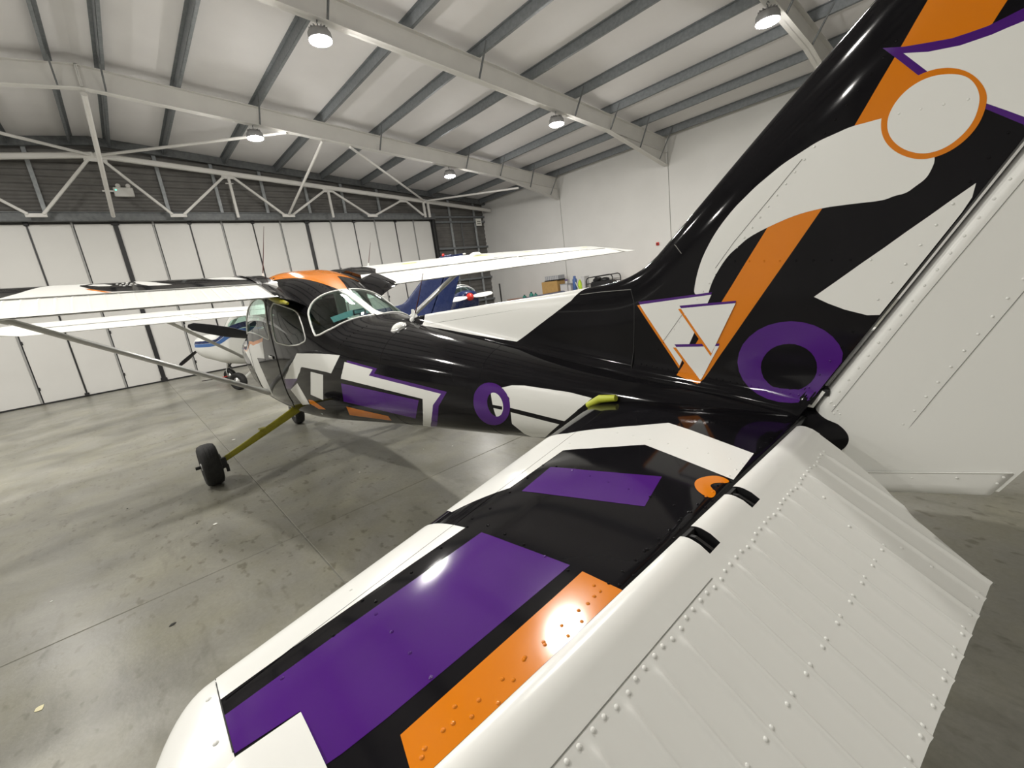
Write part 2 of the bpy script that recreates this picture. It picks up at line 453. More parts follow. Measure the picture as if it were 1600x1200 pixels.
def concrete():
    m = principled('polished_concrete', (.3, .3, .27), .4, spec=.30)
    nt = m.node_tree; N = nt.nodes; L = nt.links; b = N['Principled BSDF']
    tc = N.new('ShaderNodeNewGeometry')
    def noise(scale, detail=5, rough=.55, stretch=None, dist=0.0):
        n = N.new('ShaderNodeTexNoise'); n.inputs['Scale'].default_value = scale; n.inputs['Detail'].default_value = detail
        n.inputs['Roughness'].default_value = rough; n.inputs['Distortion'].default_value = dist
        src = tc.outputs['Position']
        if stretch:
            mp = N.new('ShaderNodeMapping'); mp.inputs['Scale'].default_value = stretch; L.new(src, mp.inputs['Vector']); src = mp.outputs[0]
        L.new(src, n.inputs['Vector'])
        return n.outputs['Fac']
    def ramp(fac, stops):
        r_ = N.new('ShaderNodeValToRGB'); e = r_.color_ramp.elements
        e[0].position, e[0].color = stops[0][0], (*stops[0][1], 1)
        e[1].position, e[1].color = stops[-1][0], (*stops[-1][1], 1)
        for p, c in stops[1:-1]:
            q = e.new(p); q.color = (*c, 1)
        L.new(fac, r_.inputs['Fac'])
        return r_.outputs['Color']
    def mix(a, c, fac, mode='MULTIPLY'):
        x = N.new('ShaderNodeMix'); x.data_type = 'RGBA'; x.blend_type = mode
        if isinstance(fac, float): x.inputs[0].default_value = fac
        else: L.new(fac, x.inputs[0])
        L.new(a, x.inputs[6]); L.new(c, x.inputs[7])
        return x.outputs[2]
    base = ramp(noise(.9, 7, .6, dist=.6), [(.30, (.155, .151, .126)), (.48, (.225, .220, .190)), (.68, (.295, .288, .250))])
    warm = ramp(noise(2.3, 4), [(.4, (1, 1, 1)), (.75, (1.0, .985, .86))])
    c = mix(base, warm, 1.0)
    fine = ramp(noise(38, 4, .7), [(.3, (.90, .90, .90)), (.7, (1.06, 1.06, 1.06))])
    c = mix(c, fine, 1.0)
    spots = ramp(noise(9.0, 2, .5, (1, 1.6, 1)), [(.0, (1, 1, 1)), (.60, (1, 1, 1)), (.68, (.66, .64, .60)), (1, (.5, .48, .45))])
    where = noise(.5, 2)
    w = N.new('ShaderNodeMapRange'); w.inputs['From Min'].default_value = .40; w.inputs['From Max'].default_value = .55
    L.new(where, w.inputs['Value'])
    c = mix(c, spots, w.outputs[0])
    streak = ramp(noise(5.0, 3, .6, (.28, 1.5, 1)), [(.0, (1, 1, 1)), (.60, (1, 1, 1)), (.78, (.70, .69, .67))])
    c = mix(c, streak, .9)
    L.new(c, b.inputs['Base Color'])
    mr = N.new('ShaderNodeMapRange'); mr.inputs['To Min'].default_value = .22; mr.inputs['To Max'].default_value = .42
    L.new(noise(1.7, 5), mr.inputs['Value']); L.new(mr.outputs[0], b.inputs['Roughness'])
    bp = N.new('ShaderNodeBump'); bp.inputs['Strength'].default_value = .05; bp.inputs['Distance'].default_value = .01
    L.new(noise(55, 3), bp.inputs['Height']); L.new(bp.outputs[0], b.inputs['Normal'])
    return m
M['concrete'] = concrete()
M['joint'] = noisy('joint_filler', (.13, .13, .11), (.20, .195, .165), 12, (.7, .9))

# ---------------------------------------------------------------- hangar shell
XD, XB = 11.187, -10.2          # door plane, back wall
YR, YL, YA = -13.117, 15.217, 1.05   # right wall, left wall, ridge
ZA, SL = 6.98, .0988            # rafter top at the ridge, roof slope
def raf(y): return ZA-SL*abs(y-YA)
def ceil_z(y): return raf(y)+.20

# floor: concrete slabs with joints
fl = MB().box(((XD+XB)/2, (YL+YR)/2, -.0635), (XD-XB+1.0, YL-YR+1.0, .12)).build('floor', M['joint'])
tag(fl, kind='structure')
xs = [XB-.5]+[-3.2+4.85*k for k in range(-2, 4) if XB < -3.2+4.85*k < XD+.4]+[XD+.5]
ys = [YR-.5]+[1.0+4.85*k for k in range(-3, 4) if YR < 1.0+4.85*k < YL]+[YL+.5]
for i in range(len(xs)-1):
    for j in range(len(ys)-1):
        g = .0030
        MB().box(((xs[i]+xs[i+1])/2, (ys[j]+ys[j+1])/2, -.055), (xs[i+1]-xs[i]-2*g, ys[j+1]-ys[j]-2*g, .11), bev=.004).build('slab', M['concrete'], fl)

# ceiling lining
b = MB()
for s in (-1, 1):
    ye = YR if s < 0 else YL
    b.add([(XB-.3, YA, ceil_z(YA)), (XD+.3, YA, ceil_z(YA)), (XD+.3, ye, ceil_z(ye)), (XB-.3, ye, ceil_z(ye)),
           (XB-.3, YA, ceil_z(YA)+.12), (XD+.3, YA, ceil_z(YA)+.12), (XD+.3, ye, ceil_z(ye)+.12), (XB-.3, ye, ceil_z(ye)+.12)],
          [(0, 1, 2, 3), (4, 7, 6, 5), (3, 2, 6, 7), (0, 4, 5, 1)])
tag(b.build('ceiling', M['roof']), kind='structure')

# walls
def gable_wall(name, x0, x1, mat):
    poly = [(YR, -.1), (YL, -.1), (YL, ceil_z(YL)), (YA, ceil_z(YA)), (YR, ceil_z(YR))]
    return MB().prism(poly, x0, x1, lambda y, z, x: (x, y, z)).build(name, mat)
tag(gable_wall('wall_back', XB-.2, XB, M['wall']), kind='structure')
wr = MB().box(((XD+XB)/2, YR-.1, 2.85), (XD-XB+.6, .2, 5.85)).build('wall_right', M['wall'])
tag(wr, kind='structure')
wl = MB().box(((XD+XB)/2, YL+.1, 2.85), (XD-XB+.6, .2, 5.85)).build('wall_left', M['wall'])
tag(wl, kind='structure')
FRAMES = [6.2, 1.35, -3.5, -8.35]
for w, y, s in ((wr, YR, 1), (wl, YL, -1)):
    for x in FRAMES:
        MB().box((x+.045, y+s*.012, 2.36), (.18, .024, 4.75)).build('column_casing', M['wall'], w)
        MB().box((x-.05, y+s*.004, 2.6), (.012, .008, 5.2)).build('panel_joint', M['grey_seam'], w)

# front wall: corrugated cladding beside and above the doors
b = MB()
XC = XD+.13
def corrugated(b, y0, y1, z0, zt0, zt1):
    n = int((max(zt0, zt1)-z0)/.05)+1
    rows = []
    for i in range(n+1):
        z = z0+i*.05
        dx = (0, 0, .03, .03)[i % 4]
        rows.append([(XC+dx, y0, min(z, zt0)), (XC+dx, y1, min(z, zt1))])
    b.grid(np.array(rows), smooth=False)
corrugated(b, YR, -9.9, -.05, ceil_z(YR), ceil_z(-9.9))
corrugated(b, -9.9, YA, 4.86, ceil_z(-9.9), ceil_z(YA))
corrugated(b, YA, 12.0, 4.86, ceil_z(YA), ceil_z(12.0))
corrugated(b, 12.0, YL, -.05, ceil_z(12.0), ceil_z(YL))
wf = b.build('wall_front', M['clad'])
tag(wf, kind='structure')
# vertical and horizontal rails that carry the cladding
for y in (-1.8, -3.22, -4.69, -6.06, -7.55, -.35, 2.43, 3.9, 5.32, 6.8, 8.2, 9.65):
    MB().box((XC-.05, y, (5.0+ceil_z(y))/2), (.06, .10, ceil_z(y)-5.0), bev=.008).build('cladding_post', M['galv_l'], wf)
for y in (-11.07, -12.52, 13.2, 14.6):
    MB().box((XC-.05, y, ceil_z(y)/2), (.06, .10, ceil_z(y)), bev=.008).build('cladding_post', M['galv_l'], wf)
for y in (-11.68, 13.9):
    MB().box((XC-.025, y, 2.4), (.04, .06, 4.8), bev=.006).build('cladding_post', M['galv_d'], wf)
for z in (1.0, 2.1, 3.6, 4.80, 5.02):
    for y0, y1 in ((YR+.02, -10.0), (12.1, YL-.02)):
        MB().box((XC-.11, (y0+y1)/2, z), (.05, y1-y0, .09), bev=.006).build('cladding_rail', M['galv'], wf)
for s in (-1, 1):
    ye = YR if s < 0 else YL
    MB().bar((XD-.12, YA, ceil_z(YA)-.12), (XD-.12, ye, ceil_z(ye)-.12), .10, .22).build('gable_rafter', M['galv_d'], wf)
MB().box((XD-.24, 1.05, 4.985), (.14, 22.1, .22), bev=.01).build('door_header', M['galv_d'], wf)
MB().box((XD-.26, 1.05, 5.10), (.18, 22.1, .012)).build('header_flange', M['galv'], wf)
for y in (-9.98, 12.08):
    MB().box((XD-.10, y, 2.44), (.16, .13, 4.88), bev=.01).build('door_jamb', M['dark'], wf)

# folding doors: four groups of six leaves
GW = 5.49; PW = GW/6
ends = [-9.93+GW*k for k in range(5)]
leaf = MB().box((0, 0, 0), (.05, PW-.034, 4.80), bev=.006).mesh('door_leaf')
leaf.materials.append(M['door'])
bracket = MB().box((0, 0, 0), (.07, .11, .10), bev=.01).mesh('roller_bracket'); bracket.materials.append(M['dark'])
small_br = MB().box((0, 0, 0), (.05, .05, .14), bev=.008).mesh('hinge_bracket'); small_br.materials.append(M['doorgrey'])
hinge_m = MB().box((0, 0, 0), (.035, .045, .09), bev=.006).mesh('hinge'); hinge_m.materials.append(M['dark'])
foot = MB().box((0, 0, 0), (.09, .17, .13), bev=.01).mesh('floor_guide'); foot.materials.append(M['dark'])
def place(name, me, loc, parent, rot=(0, 0, 0)):
    o = link(name, me, None, parent); o.location = loc; o.rotation_euler = rot
    return o
for g in range(4):
    y0 = ends[g]
    dr = empty('door_%d' % (g+1), (XD, y0+GW/2, 0)); tag(dr, kind='structure')
    for k in range(6):
        yc = -GW/2+(k+.5)*PW
        place('door_leaf', leaf, (.025, yc, 2.44), dr)
        if k:
            ys_ = -GW/2+k*PW
            if k % 2:
                MB().box((.012, ys_, 2.44), (.045, .012, 4.8)).build('rubber_seal', M['dark'], dr)
                MB().box((-.006, ys_+.028, 2.44), (.02, .045, 4.8), bev=.004).build('edge_strip', M['doorgrey'], dr)
                place('hinge_bracket', small_br, (-.03, ys_+.02, 4.84), dr)
                for z in (.45, 1.75, 3.05): place('hinge', hinge_m, (-.012, ys_-.02, z), dr)
            else:
                MB().box((.0, ys_, 2.44), (.04, .034, 4.8)).build('rubber_seal', M['dark'], dr)
                place('roller_bracket', bracket, (-.04, ys_, 4.85), dr)
                place('floor_guide', foot, (-.03, ys_, .065), dr).scale = (.7, .6, .7)
    MB().box((.0, -GW/2, 2.44), (.07, .115, 4.84)).build('meeting_post', M['dark'], dr)
    place('roller_bracket', bracket, (-.04, -GW/2, 4.86), dr).scale = (1.2, 1.7, 1.3)
    place('floor_guide', foot, (-.03, -GW/2, .065), dr)
    MB().box((.01, 0, .022), (.05, GW, .044)).build('floor_seal', M['dark'], dr)

# portal frames
def ibeam(b, prof, x, fw=.17, ft=.014, wt=.010):
    """prof: list of (y, z_top, z_bottom)"""
    for (ya, ta, ba), (yb, tb, bb) in zip(prof[:-1], prof[1:]):
        def slab(za, zb, zc, zd, w):
            vs_ = [(x+sx*w/2, y, z) for sx in (-1, 1) for (y, z) in ((ya, za), (yb, zb), (yb, zd), (ya, zc))]
            b.add(vs_, [(0, 1, 2, 3), (7, 6, 5, 4), (0, 4, 5, 1), (1, 5, 6, 2), (2, 6, 7, 3), (3, 7, 4, 0)])
        slab(ta, tb, ta-ft, tb-ft, fw); slab(ba+ft, bb+ft, ba, bb, fw); slab(ta, tb, ba, bb, wt)
PUR = [.38, 1.63, 3.20, 4.77, 6.35, 7.90, 9.47, 11.0, 12.5, 13.85]
frame_lab = {6.2: 'white steel portal frame nearest the folding doors', 1.35: 'white steel portal frame over the airplane cabin',
             -3.5: 'white steel portal frame behind the black tail fin', -8.35: 'white steel portal frame behind the camera'}
for x in FRAMES:
    fr = empty('portal_frame', (x, YA, 0))
    tag(fr, frame_lab[x], 'steel frame', 'portal frames of the hangar roof')
    for s in (-1, 1):
        Y = lambda d_: s*d_
        span = 14.12
        prof = [(Y(0), ZA, ZA-.43), (Y(11.0), ZA-SL*11, ZA-SL*11-.43)]
        b = MB(); ibeam(b, prof, 0); b.build('rafter', M['steel_white'], fr)
        b = MB(); ibeam(b, [(Y(11.0), ZA-SL*11, ZA-SL*11-.43), (Y(span), ZA-SL*span, 4.76)], 0)
        b.build('haunch', M['steel_white'], fr)
        MB().bar((0, Y(11.0), ZA-SL*11-.41), (0, Y(span), ZA-SL*span-.42), .10, .012).build('haunch_flange', M['steel_white'], fr)
        MB().box((0, Y(.012), ZA-.215), (.17, .02, .44)).build('apex_plate', M['steel_white'], fr)
        for i, dpos in enumerate(PUR):
            if i in (2, 4, 6) or dpos > 13.6 and False: pass
            if i in (0, 2, 4, 6, 7, 8, 9):
                zt = ZA-SL*dpos+.16
                db = dpos-.02 if dpos < 13 else dpos-.25
                zb = ZA-SL*db-.41 if db < 11 else np.interp(db, [11, span], [ZA-SL*11-.41, 4.80])
                MB().bar((-.42, Y(dpos), zt), (-.075, Y(db), zb), .03, .03).build('fly_brace', M['galv_d'], fr)
# purlins
def zsec(b, y, s, x0, x1):
    zb = raf(y)
    t = .012; h = .20; w = .065
    b.box(((x0+x1)/2, y, zb+h/2), (x1-x0, t, h))
    b.box(((x0+x1)/2, y+s*w/2, zb+t/2), (x1-x0, w, t))
    b.box(((x0+x1)/2, y-s*w/2, zb+h-t/2), (x1-x0, w, t))
    b.box(((x0+x1)/2, y+s*(w-.005), zb+.02), (x1-x0, t*.8, .035))
    return b
names = ['ridge', 'second', 'third', 'fourth', 'fifth', 'sixth', 'seventh', 'eighth', 'ninth', 'tenth']
for s in (-1, 1):
    for i, dpos in enumerate(PUR):
        y = YA+s*dpos
        o = zsec(MB(), 0, s, XB+.02, XD-.02)
        z0 = raf(0)
        o = o.build('roof_purlin', M['galv']); o.location = (0, y, raf(y)-z0)
        tag(o, '%s grey steel purlin counted from the ridge, %s roof slope' % (names[i], 'right' if s < 0 else 'left'), 'purlin', 'roof purlins')

# lattice truss over the doors
XT = 10.6
tr = empty('door_truss', (XT, YA, 0))
tag(tr, 'white lattice truss spanning above the folding doors', 'truss')
def P3(y, z, x=0.0): return (x, y, z)
for s in (-1, 1):
    tz = lambda d_: 6.56-.0960*d_
    MB().bar(P3(0, tz(0)), P3(s*14.1, tz(14.1)), .13, .15, bev=.03).build('top_chord', M['steel_white'], tr)
    bots = [1.54, 4.74, 7.91]; tops = [0.0, 3.15, 6.32, 9.40]
    def web(d0, z0, d1, z1, r_=.036, nm='web_member'):
        MB().bar(P3(s*d0, z0), P3(s*d1, z1), r_*2, r_*2, up=(1, 0, 0), bev=.012).build(nm, M['steel_white'], tr)
    for k, d_ in enumerate(bots):
        web(tops[k]+.15, tz(tops[k])-.12, d_-.14, 4.99)
        web(d_+.14, 4.99, tops[k+1]-.15, tz(tops[k+1])-.12)
        MB().box(P3(s*d_, 4.97), (.03, .42, .10), bev=.01).build('gusset_plate', M['steel_white'], tr)
        MB().box(P3(s*tops[k+1], tz(tops[k+1])-.10), (.03, .38, .12), bev=.01).build('gusset_plate', M['steel_white'], tr)
        if k < 2: web(tops[k+1], tz(tops[k+1])-.1, tops[k+1], 4.9, .04, 'post')
    web(9.40+.14, tz(9.4)-.12, 10.28, 4.98)
    web(10.36, tz(10.3), 10.36, 4.9, .045, 'post'); web(10.58, tz(10.5), 10.58, 4.9, .045, 'post')
    def brace(a, c, r_=.038):
        MB().tube([a, c], r_, 12).build('brace', M['steel_white'], tr)
    dx = 6.2-XT
    brace((0, s*.05, 6.55), (dx, s*3.80, 6.17)); brace((dx, s*4.70, 6.06), (0, s*4.75, 5.0))
    brace((dx, s*5.45, 5.97), (0, s*10.45, 5.57)); brace((0, s*10.45, 5.57), (dx, s*11.9, 5.13))
MB().box(P3(0, 6.47), (.03, .5, .16), bev=.01).build('gusset_plate', M['steel_white'], tr)
MB().tube([(6.2-XT, 0, 6.46), (0, 0, 4.95)], .05, 14).build('brace', M['steel_white'], tr)
for y_, z_ in ((-3.15, 5.95), (3.15, 5.95)):
    MB().box((-.03, y_+.02, z_), (.03, .22, .03)).build('cleat', M['steel_white'], tr)

# high bay lamps hung below the rafters
lamp_parts = {}
lb = MB().lathe([(.03, .20), (.05, .195), (.06, .16), (.165, .13), (.185, .10), (.19, .015), (.185, 0)], n=28)
for k in range(14):
    a = 2*math.pi*k/14
    lb.box((.10*math.cos(a), .10*math.sin(a), .155), (.10, .008, .05), Matrix.Rotation(a, 3, 'Z'))
lamp_parts['housing'] = lb.mesh('lamp_housing'); lamp_parts['housing'].materials.append(M['lamp_body'])
lamp_parts['lens'] = MB().lathe([(.18, .0), (.178, -.018), (.13, -.036), (.06, -.044), (0, -.045)], n=28).mesh('lamp_lens'); lamp_parts['lens'].materials.append(M['lens'])
lamp_parts['hook'] = MB().tube([(0, 0, .19), (0, 0, .24), (.02, 0, .27), (.0, 0, .30), (-.02, 0, .27)], .008, 8).mesh('lamp_hook'); lamp_parts['hook'].materials.append(M['galv_d'])
LAMPY = [-7.73, -1.97, 4.07, 9.83]
lamp_lab = {(6.2, -7.73): 'round high bay lamp by the door wall, far right one', (6.2, -1.97): 'round high bay lamp under the first white rafter, left of the truss brace',
            (1.35, -7.73): 'round high bay lamp under the second rafter, near the haunch', (1.35, -1.97): 'largest bright high bay lamp, upper left of the picture',
            (-3.5, -7.73): 'round high bay lamp beside the black fin at the top edge'}
for x in FRAMES[:3]:
    for y in LAMPY:
        d_ = abs(y-YA)
        zl = ZA-SL*d_-.43-.30
        lp = empty('high_bay_lamp', (x, y, zl))
        tag(lp, lamp_lab.get((x, y), 'round high bay lamp hung from a rafter outside the picture'), 'lamp', 'high bay lamps under the rafters')
        for nm in ('housing', 'lens', 'hook'): place(nm, lamp_parts[nm], (0, 0, 0), lp)
        for kind, w_, z_ in (('AREA', LAMP_W, -.05), ('POINT', LAMP_W*.5, -.12)):
            ld = bpy.data.lights.new('lamp_light', kind)
            ld.energy = w_; ld.color = (1.0, .965, .915)
            if kind == 'AREA': ld.shape = 'DISK'; ld.size = .28
            else: ld.shadow_soft_size = .05
            lo = bpy.data.objects.new('lamp_light', ld); COL.objects.link(lo); lo.parent = lp; lo.location = (0, 0, z_)

# things fixed to the walls
o = empty('call_point', (1.81, YR+.03, 2.33)); tag(o, 'small red fire alarm call point on the white wall', 'alarm button')
MB().box((0, 0, 0), (.10, .06, .10), bev=.01).build('case', M['red'], o)
MB().box((0, .032, 0), (.05, .006, .05), bev=.002).build('glass_plate', M['dark'], o)
o = empty('wall_sign', (XC-.16, -12.67, 4.77)); tag(o, 'small white square sign on the grey cladding rail', 'sign')
MB().box((0, 0, 0), (.02, .34, .34), bev=.004).build('sign_plate', M['paper'], o)
MB().box((-.012, 0, .03), (.004, .22, .06)).build('print', M['grey_seam'], o)
MB().box((-.012, 0, -.07), (.004, .22, .05)).build('print', M['grey_seam'], o)
o = empty('emergency_light', (XC-.20, .62, 5.72)); tag(o, 'white twin spot emergency light on the dark gable cladding', 'emergency light')
MB().box((0, 0, 0), (.10, .46, .26), bev=.02).build('case', M['steel_white'], o)
for y_ in (-.13, .10):
    MB().lathe([(.05, 0), (.062, .05), (.05, .09)], (-.02, y_, .15), (-1, 0, .2), 16).build('spot_head', M['steel_white'], o)
MB().box((-.052, .17, .05), (.006, .03, .03)).build('indicator', principled('green_led', (.1, .7, .5), .4, emit=(.1, .9, .6), es=2.0), o)
MB().bar((.0, .1, .02), (.0, .48, .02), .05, .04).build('bracket_arm', M['steel_white'], o)

